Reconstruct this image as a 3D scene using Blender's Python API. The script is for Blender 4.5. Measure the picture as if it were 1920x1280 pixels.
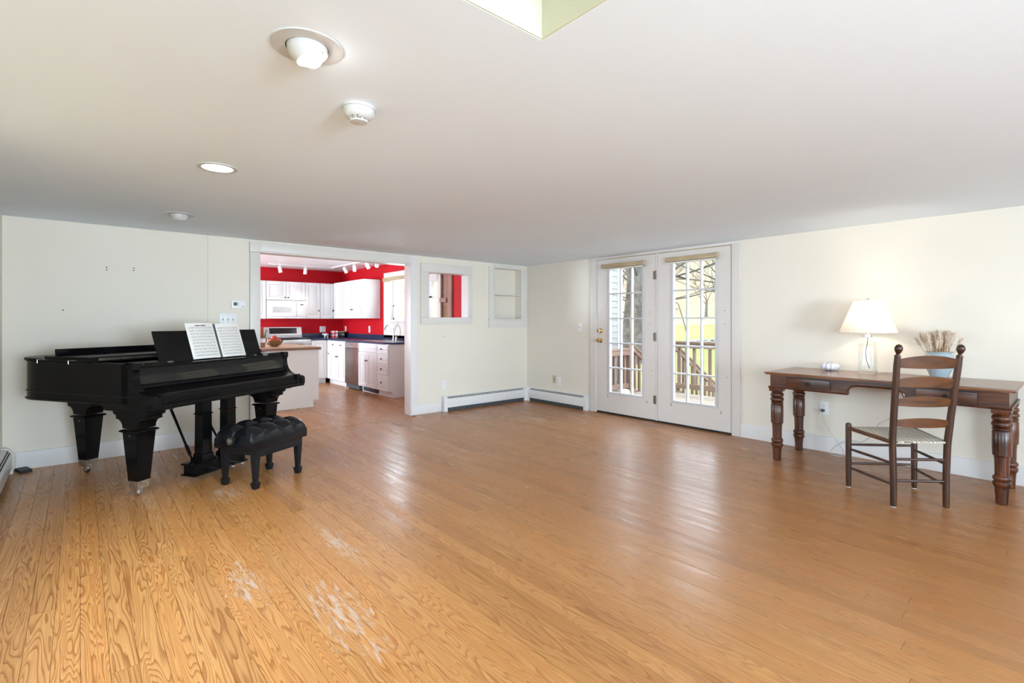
import bpy, bmesh, math, random
from mathutils import Vector, Matrix, noise
random.seed(7)
for o in list(bpy.data.objects): bpy.data.objects.remove(o)
SC = bpy.context.scene
COL = SC.collection
R = math.radians
H = 2.10                                     # ceiling height of the living room

# ------------------------------------------------------------------ camera
CAM_P = Vector((5.796, -5.339, 1.234)); FWD = Vector((-.7555, .6552, 0))
cd = bpy.data.cameras.new('camera'); cam = bpy.data.objects.new('camera', cd); COL.objects.link(cam)
cam.location = CAM_P
cam.rotation_euler = FWD.to_track_quat('-Z', 'Y').to_euler()
cd.sensor_width = 36; cd.lens = 36*934/1920; cd.shift_y = -38/1920; cd.clip_start = .05; cd.clip_end = 400
SC.camera = cam
# ------------------------------------------------------------------ world, lights, exposure
w = bpy.data.worlds.new('overcast_sky'); SC.world = w; w.use_nodes = True
bg = w.node_tree.nodes['Background']; bg.inputs[0].default_value = (.76, .89, 1, 1); bg.inputs[1].default_value = 4.8
SC.view_settings.view_transform = 'Standard'; SC.view_settings.look = 'None'
SC.view_settings.exposure = .86; SC.view_settings.gamma = 1; SC.view_settings.use_curve_mapping = False
def area(name, loc, aim, sx, sy, power, col, spread=180):
    l = bpy.data.lights.new(name, 'AREA'); l.spread = R(spread); l.shape = 'RECTANGLE'; l.size = sx; l.size_y = sy; l.energy = power; l.color = col
    o = bpy.data.objects.new(name, l); COL.objects.link(o); o.location = loc
    o.rotation_euler = Vector(aim).to_track_quat('-Z', 'Y').to_euler(); return o
DAY = (.70, .86, 1.0)
# lamps added at the windows behind and beside the camera, tilted to balance the room (openings are built below)
area('daylight_rear_window', (10.30, -4.3, 1.25), (-1, .1, .42), 1.5, 1.3, 112, DAY, 120)
area('rear_window_fill_b', (10.30, -1.7, 1.25), (-1, -.3, .5), 1.5, 1.3, 17, DAY, 120)
area('daylight_left_window', (3.4, -5.70, 1.05), (0, 1, -.9), 1.9, .9, 6, DAY)
area('daylight_left_window_b', (6.9, -5.70, 1.25), (-1, .8, .5), 1.5, 1.2, 28, DAY)
area('daylight_right_window', (8.0, -.12, 1.25), (-.5, -1, .9), 1.5, 1.3, 5, DAY)
area('daylight_kitchen_window', (-2.1, -1.06, 1.62), (0, -1, .2), .8, .7, 12, DAY)
area('kitchen_side_fill', (-3.9, -5.7, 1.4), (.3, 1, .3), 1.2, 1.2, 125, DAY)  # lamp added at an invented side window to brighten the white cabinets

# ------------------------------------------------------------------ materials
def newmat(name):
    m = bpy.data.materials.new(name); m.use_nodes = True; nt = m.node_tree
    return m, nt, nt.nodes['Principled BSDF']
def ND(nt, typ, ins=None, **kw):
    n = nt.nodes.new('ShaderNode'+typ)
    for k, v in kw.items(): setattr(n, k, v)
    for k, v in (ins or {}).items():
        s = n.inputs[k]
        if hasattr(v, 'is_output') or isinstance(v, bpy.types.NodeSocket): nt.links.new(v, s)
        else: s.default_value = v
    return n
def MA(nt, op, a, b=0., c=0.): return ND(nt, 'Math', {0: a, 1: b, 2: c}, operation=op).outputs[0]
def RAMP(nt, fac, stops):
    n = ND(nt, 'ValToRGB', {0: fac}); el = n.color_ramp.elements
    while len(el) < len(stops): el.new(.5)
    for e, (p, c) in zip(el, stops): e.position = p; e.color = (*c, 1)
    return n.outputs[0]
def MIX(nt, fac, a, b, mode='MIX'):
    n = ND(nt, 'Mix', data_type='RGBA', blend_type=mode)
    for i, v in ((0, fac), (6, a), (7, b)):
        if isinstance(v, bpy.types.NodeSocket): nt.links.new(v, n.inputs[i])
        else: n.inputs[i].default_value = v if i == 0 else (*v, 1)
    return n.outputs[2]
def BUMP(nt, b, hgt, s, dist=.01):
    n = ND(nt, 'Bump', {'Strength': s, 'Distance': dist, 'Height': hgt}); nt.links.new(n.outputs[0], b.inputs['Normal'])
def plain(name, col, rough=.5, metal=0., var=.06, scale=6., bump=0., coat=0., bscale=None, spec=.5):
    """one colour with a faint mottle and fine relief"""
    m, nt, b = newmat(name)
    tc = ND(nt, 'TexCoord').outputs['Object']
    nz = ND(nt, 'TexNoise', {'Vector': tc, 'Scale': scale, 'Detail': 4.})
    c2 = tuple(max(0, c*(1-var)) for c in col); c1 = tuple(min(1, c*(1+var)) for c in col)
    nt.links.new(RAMP(nt, nz.outputs[0], [(.3, c2), (.7, c1)]), b.inputs['Base Color'])
    b.inputs['Roughness'].default_value = rough; b.inputs['Metallic'].default_value = metal
    b.inputs['Coat Weight'].default_value = coat; b.inputs['Coat Roughness'].default_value = .06
    b.inputs['Specular IOR Level'].default_value = spec
    if bump:
        n2 = ND(nt, 'TexNoise', {'Vector': tc, 'Scale': bscale or scale*12, 'Detail': 3.})
        BUMP(nt, b, n2.outputs[0], bump, .004)
    return m
def wood(name, dark, light, axis=0, scale=1., rough=.35, rings=9., coat=.2, var=.35):
    m, nt, b = newmat(name)
    tc = ND(nt, 'TexCoord').outputs['Object']
    s = [7., 7., 7.]; s[axis] = .9
    oi = ND(nt, 'ObjectInfo').outputs['Random']
    mp = ND(nt, 'Mapping', {'Vector': tc, 'Scale': tuple(v*scale for v in s), 'Location': (1.3, 2.1, 0)})
    off = ND(nt, 'VectorMath', {0: mp.outputs[0], 1: ND(nt, 'CombineXYZ', {0: MA(nt, 'MULTIPLY', oi, 17.), 1: MA(nt, 'MULTIPLY', oi, 9.)}).outputs[0]}, operation='ADD').outputs[0]
    n1 = ND(nt, 'TexNoise', {'Vector': off, 'Scale': 1.2, 'Detail': 2.})
    rg = MA(nt, 'PINGPONG', MA(nt, 'MULTIPLY', n1.outputs[0], rings), 1.)
    s2 = [60., 60., 60.]; s2[axis] = 2.
    fn = ND(nt, 'TexNoise', {'Vector': ND(nt, 'Mapping', {'Vector': tc, 'Scale': tuple(s2)}).outputs[0], 'Scale': 1.5, 'Detail': 3.})
    f = MA(nt, 'ADD', MA(nt, 'MULTIPLY', rg, var), MA(nt, 'MULTIPLY', fn.outputs[0], 1-var))
    nt.links.new(RAMP(nt, f, [(.25, dark), (.75, light)]), b.inputs['Base Color'])
    b.inputs['Roughness'].default_value = rough; b.inputs['Coat Weight'].default_value = coat; b.inputs['Coat Roughness'].default_value = .15
    BUMP(nt, b, fn.outputs[0], .12, .002)
    return m
def emis(name, col, s):
    m, nt, b = newmat(name); b.inputs['Base Color'].default_value = (*col, 1)
    b.inputs['Emission Color'].default_value = (*col, 1); b.inputs['Emission Strength'].default_value = s; return m
def glassmat(name, tint=(1, 1, 1), refl=1.0, ex=5.):
    """clear pane: light passes, the surface mirrors a little by Fresnel"""
    m = bpy.data.materials.new(name); m.use_nodes = True; nt = m.node_tree; nt.nodes.clear()
    t = ND(nt, 'BsdfTransparent', {0: (*tint, 1)}); g = ND(nt, 'BsdfGlossy', {0: (1, 1, 1, 1), 'Roughness': .02})
    fc = ND(nt, 'LayerWeight', {0: .5}).outputs['Facing']; fr = MA(nt, 'ADD', .03, MA(nt, 'MULTIPLY', MA(nt, 'POWER', fc, ex), .9))
    mx = ND(nt, 'MixShader', {0: MA(nt, 'MULTIPLY', fr, refl), 1: t.outputs[0], 2: g.outputs[0]})
    o = ND(nt, 'OutputMaterial'); nt.links.new(mx.outputs[0], o.inputs[0]); return m

def floor_mat(name, planks=False):
    """oiled fir boards: ring contours follow the board, worn pale patches where feet have taken the finish off"""
    m, nt, b = newmat(name)
    P = ND(nt, 'NewGeometry').outputs['Position']
    sx = ND(nt, 'SeparateXYZ', {0: P})
    x, y = sx.outputs[0], sx.outputs[1]
    if planks:   # boards too small to tell apart: rows from the material
        row = MA(nt, 'FLOOR', MA(nt, 'DIVIDE', y, .08)); rnd = ND(nt, 'TexWhiteNoise', {'W': row}, noise_dimensions='1D').outputs[0]
        edge = MA(nt, 'LESS_THAN', MA(nt, 'FRACT', MA(nt, 'DIVIDE', y, .08)), .03)
    else:
        rnd = ND(nt, 'ObjectInfo').outputs['Random']
    ofs = MA(nt, 'MULTIPLY', rnd, 37.)
    v = ND(nt, 'CombineXYZ', {0: MA(nt, 'ADD', MA(nt, 'MULTIPLY', x, 1.05), ofs), 1: MA(nt, 'MULTIPLY', y, 11.), 2: ofs}).outputs[0]
    n1 = ND(nt, 'TexNoise', {'Vector': v, 'Scale': 1., 'Detail': 2.2, 'Roughness': .45, 'Distortion': .5}).outputs[0]
    ringn = MA(nt, 'ADD', MA(nt, 'MULTIPLY', rnd, 15.), 17.)
    rg = MA(nt, 'FRACT', MA(nt, 'MULTIPLY', n1, ringn))                    # saw: slow early wood, abrupt late wood line
    v2 = ND(nt, 'CombineXYZ', {0: MA(nt, 'MULTIPLY', x, 4.), 1: MA(nt, 'MULTIPLY', y, 170.), 2: ofs}).outputs[0]
    fine = ND(nt, 'TexNoise', {'Vector': v2, 'Scale': 1., 'Detail': 3.}).outputs[0]
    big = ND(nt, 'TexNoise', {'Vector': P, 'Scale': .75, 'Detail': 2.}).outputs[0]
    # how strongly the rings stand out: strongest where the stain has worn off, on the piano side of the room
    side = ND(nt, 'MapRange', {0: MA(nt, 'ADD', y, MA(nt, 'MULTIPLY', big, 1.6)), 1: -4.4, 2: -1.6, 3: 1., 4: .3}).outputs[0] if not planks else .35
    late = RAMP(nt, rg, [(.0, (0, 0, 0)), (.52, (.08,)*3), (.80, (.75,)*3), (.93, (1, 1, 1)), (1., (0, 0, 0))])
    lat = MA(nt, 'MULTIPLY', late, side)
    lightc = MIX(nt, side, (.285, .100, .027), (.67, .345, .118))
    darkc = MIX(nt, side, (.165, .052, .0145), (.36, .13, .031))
    col = MIX(nt, lat, lightc, darkc)
    fs = MA(nt, 'MULTIPLY', MA(nt, 'SUBTRACT', fine, .38), 1.1)
    col = MIX(nt, fs, col, darkc)
    tint = RAMP(nt, rnd, [(0., (.84, .80, .76)), (.5, (1, 1, 1)), (1., (1.0, .93, .85))])
    col = MIX(nt, 1., col, tint, 'MULTIPLY')
    # bare scuffed patches
    def patch(px, py, rx, ry):
        dx = MA(nt, 'DIVIDE', MA(nt, 'SUBTRACT', x, px), rx); dy = MA(nt, 'DIVIDE', MA(nt, 'SUBTRACT', y, py), ry)
        return MA(nt, 'SUBTRACT', 1., MA(nt, 'ADD', MA(nt, 'MULTIPLY', dx, dx), MA(nt, 'MULTIPLY', dy, dy)))
    pm = patch(3.75, -4.50, .55, .16)
    for a in ((3.2, -4.75, .35, .12), (1.28, -.98, .45, .13), (1.75, -4.55, .30, .18), (3.05, -4.25, .5, .10)): pm = MA(nt, 'MAXIMUM', pm, patch(*a))
    vs = ND(nt, 'CombineXYZ', {0: MA(nt, 'MULTIPLY', x, 8.), 1: MA(nt, 'MULTIPLY', y, 42.), 2: 0.}).outputs[0]
    sn = ND(nt, 'TexNoise', {'Vector': vs, 'Scale': 1., 'Detail': 5., 'Roughness': .7}).outputs[0]
    wear = ND(nt, 'MapRange', {0: MA(nt, 'ADD', sn, MA(nt, 'MULTIPLY', MA(nt, 'MAXIMUM', pm, -1.), .22)), 1: .66, 2: .80, 3: 0., 4: .65}).outputs[0]
    col = MIX(nt, wear, col, (.60, .50, .42))
    if planks: col = MIX(nt, MA(nt, 'MULTIPLY', edge, .7), col, (.05, .025, .012))
    nt.links.new(col, b.inputs['Base Color'])
    rn = ND(nt, 'TexNoise', {'Vector': ND(nt, 'CombineXYZ', {0: MA(nt, 'MULTIPLY', x, 2.), 1: MA(nt, 'MULTIPLY', y, 14.), 2: ofs}).outputs[0], 'Scale': 1., 'Detail': 4.}).outputs[0]
    rough = ND(nt, 'MapRange', {0: MA(nt, 'ADD', rn, MA(nt, 'MULTIPLY', wear, .5)), 1: .3, 2: .75, 3: .24, 4: .42}).outputs[0]
    nt.links.new(rough, b.inputs['Roughness'])
    b.inputs['Coat Weight'].default_value = .06; b.inputs['Coat Roughness'].default_value = .2; b.inputs['Specular IOR Level'].default_value = .42
    BUMP(nt, b, MA(nt, 'ADD', MA(nt, 'MULTIPLY', lat, .5), fine), .10, .0015)
    return m

M = {}
M['wall'] = plain('wall_paint', (.785, .732, .632), .6, var=.015, scale=1.5, bump=.03, bscale=120)
M['shaft'] = plain('shaft_paint', (.66, .65, .50), .6, var=.015, scale=1.5, bump=.03, bscale=120)
M['ceil'] = plain('ceiling_paint', (.80, .895, .99), .7, var=.012, scale=1.2, bump=.03, bscale=90)
M['trim'] = plain('trim_paint', (.71, .68, .64), .38, var=.02, scale=3, bump=.02)
M['doorpaint'] = plain('door_paint', (.70, .655, .61), .38, var=.02, scale=3, bump=.02)
M['white'] = plain('white_paint', (.77, .76, .75), .35, var=.015, scale=4)
M['plastic'] = plain('white_plastic', (.82, .82, .82), .35, var=.01)
M['ceilplastic'] = plain('greyed_white_plastic', (.56, .56, .55), .4, var=.02)  # greyed to tone down the strong side light on the ceiling fixtures
M['tanplate'] = plain('tan_plate', (.50, .45, .34), .4, var=.03)
M['dark'] = plain('dark_gap', (.015, .015, .016), .7, var=.1)
M['slot'] = plain('grey_slot', (.06, .075, .085), .5, var=.15, scale=20)
M['red'] = plain('red_paint', (.56, .005, .013), .55, var=.05, scale=2, bump=.02, spec=.2)
M['floor'] = floor_mat('fir_boards')
M['kfloor'] = floor_mat('fir_boards_far', True)
M['sub'] = plain('subfloor', (.05, .025, .015), .8)
M['ebony'] = plain('ebony_lacquer', (.0045, .0045, .005), .14, var=.3, scale=3, bump=.015, bscale=5, spec=.17)
M['ebonygloss'] = plain('ebony_polished', (.0045, .0045, .005), .07, var=.3, scale=3, bump=.01, bscale=5, spec=.45)
M['ebonymatt'] = plain('ebony_satin', (.008, .0076, .0072), .40, var=.2, scale=4, bump=.02, spec=.12)
M['leather'] = plain('black_leather', (.005, .006, .008), .26, var=.2, scale=9, bump=.04, bscale=160, spec=.36)
M['bench'] = plain('black_bench_wood', (.008, .0095, .012), .35, var=.25, scale=9, bump=.05, spec=.3)
M['chrome'] = plain('nickel', (.62, .61, .58), .25, 1., var=.15, scale=25, bump=.05)
M['worn_nickel'] = plain('worn_nickel', (.55, .53, .49), .45, 1., var=.3, scale=30, bump=.1)
M['brass'] = plain('brass', (.72, .52, .22), .22, 1., var=.1, scale=20)
M['steel'] = plain('brushed_steel', (.50, .48, .46), .32, 1., var=.06, scale=14)
M['dwsteel'] = plain('bronze_tinted_steel', (.26, .22, .195), .34, 1., var=.08, scale=10)
M['iron'] = plain('dark_iron', (.03, .028, .026), .45, .6, var=.2)
M['bronze'] = plain('dark_bronze', (.20, .17, .14), .45, .8, var=.2)
M['rubber'] = plain('black_plastic', (.012, .012, .012), .5, var=.1)
M['desk'] = wood('sheesham_wood', (.018, .006, .003), (.115, .036, .0135), 0, 1., .32, coat=.05)
M['deskleg'] = wood('sheesham_turned', (.020, .006, .0028), (.125, .033, .0105), 2, 1., .28, coat=.05)
M['desktop_lit'] = wood('sheesham_top_lit', (.095, .034, .013), (.33, .13, .052), 0, .8, .24, coat=.15)  # base colour raised to carry the lamp's glossy reflection on the top
M['chair'] = wood('dark_maple', (.018, .0062, .0026), (.066, .021, .0075), 2, 1.2, .3, coat=.05, var=.25)
M['slat'] = wood('maple_slat', (.045, .0145, .0035), (.14, .046, .0105), 0, 1.2, .3, coat=.05, var=.25)
M['butcher'] = wood('butcher_block', (.42, .23, .12), (.62, .40, .25), 1, .6, .4, coat=.1)
M['butcheredge'] = wood('butcher_edge', (.12, .045, .018), (.24, .10, .045), 1, .8, .4)
M['doorwood'] = wood('brown_door_wood', (.22, .10, .055), (.36, .19, .115), 2, .7, .45)
M['rail'] = wood('redwood_stain', (0.126, 0.0715, 0.0501), (0.214, 0.149, 0.11), 0, .8, .7, coat=0)
M['railv'] = wood('redwood_stain_upright', (0.126, 0.0715, 0.0501), (0.214, 0.149, 0.11), 2, .8, .7, coat=0)
M['deckb'] = wood('weathered_deck', (0.156, 0.122, 0.0904), (0.266, 0.214, 0.163), 0, .6, .8, coat=0)
M['clap'] = plain('clapboard_paint', (0.2, 0.211, 0.2), .6, var=.02)
M['cornerboard'] = plain('corner_board_paint', (0.598, 0.598, 0.612), .5, var=.01)
M['counter'] = plain('blue_laminate', (.018, .032, .075), .28, var=.9, scale=160)
M['black'] = plain('black_enamel', (.008, .008, .009), .15, var=.2)
M['blind'] = wood('bamboo_shade', (.38, .29, .16), (.52, .42, .26), 0, 2., .7, coat=0)
M['ceramic'] = plain('white_ceramic', (.68, .68, .71), .35, var=.03)
M['bluevase'] = plain('pale_blue_glaze', (.37, .47, .50), .15, var=.06, scale=8, coat=.3)
M['wheat'] = plain('dried_wheat', (.56, .38, .23), .8, var=.35, scale=40)
M['wheatpale'] = plain('dried_wheat_ear', (.66, .53, .40), .85, var=.3, scale=60, bump=.3)
M['terracotta'] = plain('brown_stoneware', (.24, .09, .035), .4, var=.12)
M['bowlwood'] = wood('carved_bowl', (.13, .06, .02), (.30, .15, .06), 0, 2., .4)
M['apple'] = plain('red_fruit', (.55, .07, .03), .3, var=.45, scale=14)
M['flower'] = plain('orange_petals', (.72, .26, .03), .7, var=.4, scale=30)
M['leaf'] = plain('dark_leaf', (.06, .09, .02), .6, var=.4, scale=20)
M['cord'] = plain('clear_cord', (.46, .44, .40), .3, var=.05)
M['bark'] = plain('grey_bark', (0.0693, 0.064, 0.0537), .9, var=.5, scale=5, bump=.8, bscale=18)
M['twig'] = plain('pale_twig', (0.0471, 0.0409, 0.0333), .9, var=.3)
M['twigbrown'] = plain('brown_twig', (0.0601, 0.0409, 0.0279), .9, var=.3)
M['oakleaf'] = plain('russet_leaves', (0.252, 0.124, 0.0642), .8, var=.3)
M['shrub'] = plain('green_shrub', (.07, .12, .03), .7, var=.4)
M['stone'] = plain('field_stone', (0.145, 0.136, 0.121), .9, var=.3, scale=6, bump=.4)
M['glass'] = glassmat('window_glass')
M['thinglass'] = glassmat('bottle_glass', (.965, .975, .975), .8, 2.6)
M['bulb'] = emis('lit_bulb', (1, .98, .94), 14)
M['lens'] = emis('lit_lens', (1, .98, .95), 3.2)
M['spotlens'] = emis('lit_spot', (1, .93, .78), 10)
def _shade():
    m = bpy.data.materials.new('linen_shade'); m.use_nodes = True; nt = m.node_tree; nt.nodes.clear()
    tc = ND(nt, 'TexCoord').outputs['Object']; nz = ND(nt, 'TexNoise', {'Vector': tc, 'Scale': 90., 'Detail': 3.})
    c = RAMP(nt, nz.outputs[0], [(.3, (.84, .81, .76)), (.7, (.90, .87, .82))])
    d = ND(nt, 'BsdfDiffuse', {0: c}); t = ND(nt, 'BsdfTranslucent', {0: c}); mx = ND(nt, 'MixShader', {0: .5, 1: d.outputs[0], 2: t.outputs[0]})
    o = ND(nt, 'OutputMaterial'); nt.links.new(mx.outputs[0], o.inputs[0]); return m
M['shade'] = _shade()
def _bottle():
    m, nt, b = newmat('clear_bottle_glass'); b.inputs['Transmission Weight'].default_value = 1; b.inputs['Roughness'].default_value = .02; b.inputs['IOR'].default_value = 1.45
    tc = ND(nt, 'TexCoord').outputs['Object']; nz = ND(nt, 'TexNoise', {'Vector': tc, 'Scale': 14.}); BUMP(nt, b, nz.outputs[0], .06, .004); return m
M['bottle'] = _bottle()
def _weave():
    m, nt, b = newmat('woven_tape'); tc = ND(nt, 'TexCoord').outputs['Object']; s = ND(nt, 'SeparateXYZ', {0: tc})
    k = 1/.026
    a = MA(nt, 'FLOOR', MA(nt, 'MULTIPLY', s.outputs[0], k)); c = MA(nt, 'FLOOR', MA(nt, 'MULTIPLY', s.outputs[1], k))
    over = MA(nt, 'LESS_THAN', MA(nt, 'FLOORED_MODULO', MA(nt, 'ADD', a, c), 4.), 1.5)      # herringbone step
    fx = MA(nt, 'PINGPONG', MA(nt, 'MULTIPLY', s.outputs[0], k), .5); fy = MA(nt, 'PINGPONG', MA(nt, 'MULTIPLY', s.outputs[1], k), .5)
    hh = ND(nt, 'Mix', {0: over, 2: fx, 3: fy}).outputs[0]
    nt.links.new(RAMP(nt, hh, [(.0, (.10, .085, .06)), (.14, (.42, .37, .30)), (.5, (.60, .54, .45))]), b.inputs['Base Color'])
    b.inputs['Roughness'].default_value = .9; BUMP(nt, b, hh, .6, .006); return m
M['weave'] = _weave()
def _music():
    """printed page: title line and five systems of two staves with a scatter of notes"""
    m, nt, b = newmat('printed_music'); uv = ND(nt, 'TexCoord').outputs['UV']; s = ND(nt, 'SeparateXYZ', {0: uv}); u, v = s.outputs[0], s.outputs[1]
    vv = MA(nt, 'MULTIPLY', MA(nt, 'SUBTRACT', v, .05), 11.6)                     # staves: 2 per system
    fr = MA(nt, 'FRACT', vv)
    inst = MA(nt, 'MULTIPLY', MA(nt, 'GREATER_THAN', fr, .25), MA(nt, 'LESS_THAN', fr, .72))
    line = MA(nt, 'MULTIPLY', inst, MA(nt, 'LESS_THAN', MA(nt, 'FRACT', MA(nt, 'MULTIPLY', fr, 10.6)), .28))
    nv = ND(nt, 'CombineXYZ', {0: MA(nt, 'MULTIPLY', u, 58.), 1: MA(nt, 'MULTIPLY', v, 46.), 2: 0.}).outputs[0]
    nn = ND(nt, 'TexNoise', {'Vector': nv, 'Scale': 1., 'Detail': 2.}).outputs[0]
    note = MA(nt, 'MULTIPLY', MA(nt, 'GREATER_THAN', nn, .56), MA(nt, 'MULTIPLY', MA(nt, 'GREATER_THAN', fr, .12), MA(nt, 'LESS_THAN', fr, .85)))
    ink = MA(nt, 'MAXIMUM', MA(nt, 'MULTIPLY', line, .35), MA(nt, 'MULTIPLY', note, .8))
    inx = MA(nt, 'MULTIPLY', MA(nt, 'GREATER_THAN', u, .09), MA(nt, 'LESS_THAN', u, .93))
    iny = MA(nt, 'MULTIPLY', MA(nt, 'GREATER_THAN', v, .055), MA(nt, 'LESS_THAN', v, .91))
    ink = MA(nt, 'MULTIPLY', ink, MA(nt, 'MULTIPLY', inx, iny))
    nt.links.new(MIX(nt, ink, (.78, .77, .74), (.05, .05, .055)), b.inputs['Base Color']); b.inputs['Roughness'].default_value = .7; return m
M['music'] = _music()
def _plaid():
    m, nt, b = newmat('red_gingham'); tc = ND(nt, 'TexCoord').outputs['Object']; s = ND(nt, 'SeparateXYZ', {0: tc})
    f = [MA(nt, 'LESS_THAN', MA(nt, 'FRACT', MA(nt, 'MULTIPLY', s.outputs[i], 14.)), .5) for i in (0, 2)]
    nt.links.new(RAMP(nt, MA(nt, 'MULTIPLY', MA(nt, 'ADD', f[0], f[1]), .5), [(0., (.75, .72, .72)), (.5, (.55, .2, .2)), (1., (.42, .01, .02))]), b.inputs['Base Color']); b.inputs['Roughness'].default_value = .9; return m
M['plaid'] = _plaid()
def _ground(name, cols, sc):
    m, nt, b = newmat(name); P = ND(nt, 'NewGeometry').outputs['Position']
    a = ND(nt, 'TexNoise', {'Vector': P, 'Scale': sc, 'Detail': 6., 'Roughness': .65}).outputs[0]
    nt.links.new(RAMP(nt, a, cols), b.inputs['Base Color']); b.inputs['Roughness'].default_value = 1.; b.inputs['Specular IOR Level'].default_value = .1; return m
M['lawn'] = _ground('autumn_lawn', [(.3, (0.126, 0.135, 0.0347)), (.55, (0.154, 0.154, 0.0522)), (.72, (0.175, 0.151, 0.0724))], .5)
M['leaflitter'] = _ground('leaf_litter', [(.3, (0.114, 0.127, 0.0234)), (.5, (0.213, 0.153, 0.0705)), (.7, (0.237, 0.153, 0.0858))], 3.)
M['hill'] = _ground('brown_hillside', [(.3, (0.14, 0.104, 0.0669)), (.5, (0.175, 0.138, 0.0897)), (.7, (0.19, 0.154, 0.107))], .35)

# ------------------------------------------------------------------ mesh helpers
def tag(o, label=None, cat=None, group=None, kind=None):
    for k, v in (('label', label), ('category', cat), ('group', group), ('kind', kind)):
        if v: o[k] = v
    return o
def empty(name, loc=(0, 0, 0), rz=0., label=None, cat=None, group=None):
    o = bpy.data.objects.new(name, None); o.empty_display_size = .1; COL.objects.link(o); o.location = loc; o.rotation_euler = (0, 0, rz)
    return tag(o, label, cat, group)
class MB:
    def __init__(s): s.bm = bmesh.new(); s.T = Matrix()
    def _v(s, p): return s.bm.verts.new(s.T @ Vector(p))
    def box(s, a, b, bev=0.):
        x0, x1 = sorted((a[0], b[0])); y0, y1 = sorted((a[1], b[1])); z0, z1 = sorted((a[2], b[2]))
        v = [s._v((x, y, z)) for z in (z0, z1) for x, y in ((x0, y0), (x1, y0), (x1, y1), (x0, y1))]
        fs = [s.bm.faces.new([v[i] for i in f]) for f in ((3, 2, 1, 0), (4, 5, 6, 7), (0, 1, 5, 4), (1, 2, 6, 5), (2, 3, 7, 6), (3, 0, 4, 7))]
        if bev:
            es = list({e for f in fs for e in f.edges})
            bmesh.ops.bevel(s.bm, geom=es, offset=bev, segments=2, affect='EDGES', profile=.6)
        return s
    def prism(s, pts, axis, a, b):
        """polygon pts (2d) pushed along axis from a to b; 'x': pts=(y,z) 'y': pts=(x,z) 'z': pts=(x,y)"""
        f = {'x': lambda p, t: (t, p[0], p[1]), 'y': lambda p, t: (p[0], t, p[1]), 'z': lambda p, t: (p[0], p[1], t)}[axis]
        A = [s._v(f(p, a)) for p in pts]; B = [s._v(f(p, b)) for p in pts]; n = len(pts)
        new = [s.bm.faces.new(A), s.bm.faces.new(B)] + [s.bm.faces.new((A[i], A[(i+1) % n], B[(i+1) % n], B[i])) for i in range(n)]
        bmesh.ops.recalc_face_normals(s.bm, faces=new); return s
    def lathe(s, prof, c=(0, 0, 0), n=20, axis=None, sq=False, cap=True):
        """profile (r,z) turned about an axis through c; sq: four-sided"""
        n = 4 if sq else n; ax = Vector(axis or (0, 0, 1)).normalized(); q = ax.to_track_quat('Z', 'Y')
        rings = []
        for r, z in prof:
            rr = r*(2**.5) if sq else r
            rings.append([s._v(Vector(c)+q @ Vector((rr*math.cos(2*math.pi*(i+(.5 if sq else 0))/n), rr*math.sin(2*math.pi*(i+(.5 if sq else 0))/n), z))) for i in range(n)])
        fs = []
        for A, B in zip(rings, rings[1:]):
            for i in range(n): fs.append(s.bm.faces.new((A[i], A[(i+1) % n], B[(i+1) % n], B[i])))
        if cap: fs += [s.bm.faces.new(list(reversed(rings[0]))), s.bm.faces.new(rings[-1])]
        return s
    def tube(s, pts, r, n=8, cap=True):
        pts = [Vector(p) for p in pts]; rs = r if isinstance(r, (list, tuple)) else [r]*len(pts); rings = []
        up = Vector((0, 0, 1)); d0 = (pts[1]-pts[0]).normalized()
        ref = up if abs(d0.z) < .9 else Vector((1, 0, 0)); u = d0.cross(ref).normalized()
        for i, p in enumerate(pts):
            d = (pts[min(i+1, len(pts)-1)]-pts[max(i-1, 0)]).normalized()
            u = (u-d*u.dot(d)); u = u.normalized() if u.length > 1e-6 else d.orthogonal().normalized(); w_ = d.cross(u)
            rings.append([s._v(p+(u*math.cos(2*math.pi*k/n)+w_*math.sin(2*math.pi*k/n))*rs[i]) for k in range(n)])
        for A, B in zip(rings, rings[1:]):
            for i in range(n): s.bm.faces.new((A[i], A[(i+1) % n], B[(i+1) % n], B[i]))
        if cap: s.bm.faces.new(list(reversed(rings[0]))); s.bm.faces.new(rings[-1])
        return s
    def ball(s, c, r, n=14, m=9, sc=(1, 1, 1), half=None, axis=None):
        a0, a1 = (-math.pi/2, math.pi/2) if half is None else half
        prof = [(max(r*math.cos(a0+(a1-a0)*i/m), 1e-4), r*math.sin(a0+(a1-a0)*i/m)) for i in range(m+1)]
        T = s.T; s.T = T @ Matrix.Translation(c) @ Matrix.Diagonal((*sc, 1)); s.lathe(prof, n=n, axis=axis); s.T = T; return s
    def quad(s, *p): s.bm.faces.new([s._v(q) for q in p]); return s
    def build(s, name, mat, parent=None, smooth=35, loc=None, rz=None):
        me = bpy.data.meshes.new(name); s.bm.normal_update(); s.bm.to_mesh(me); s.bm.free()
        if smooth:
            me.shade_smooth(); me.set_sharp_from_angle(angle=R(smooth))
        me.materials.append(M[mat] if isinstance(mat, str) else mat)
        o = bpy.data.objects.new(name, me); COL.objects.link(o)
        if parent: o.parent = parent
        if loc: o.location = loc
        if rz is not None: o.rotation_euler = (0, 0, rz)
        return o
def B(name, a, b, mat, parent=None, bev=0.): return MB().box(a, b, bev).build(name, mat, parent)
def S(o): o['kind'] = 'structure'; return o
def wallrects(rects, f):
    m = MB()
    for r in rects: m.box(*f(*r))
    return m
def copy_tree(o, parent=None):
    c = o.copy(); COL.objects.link(c); c.parent = parent
    for ch in list(o.children): copy_tree(ch, c)
    return c
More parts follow.
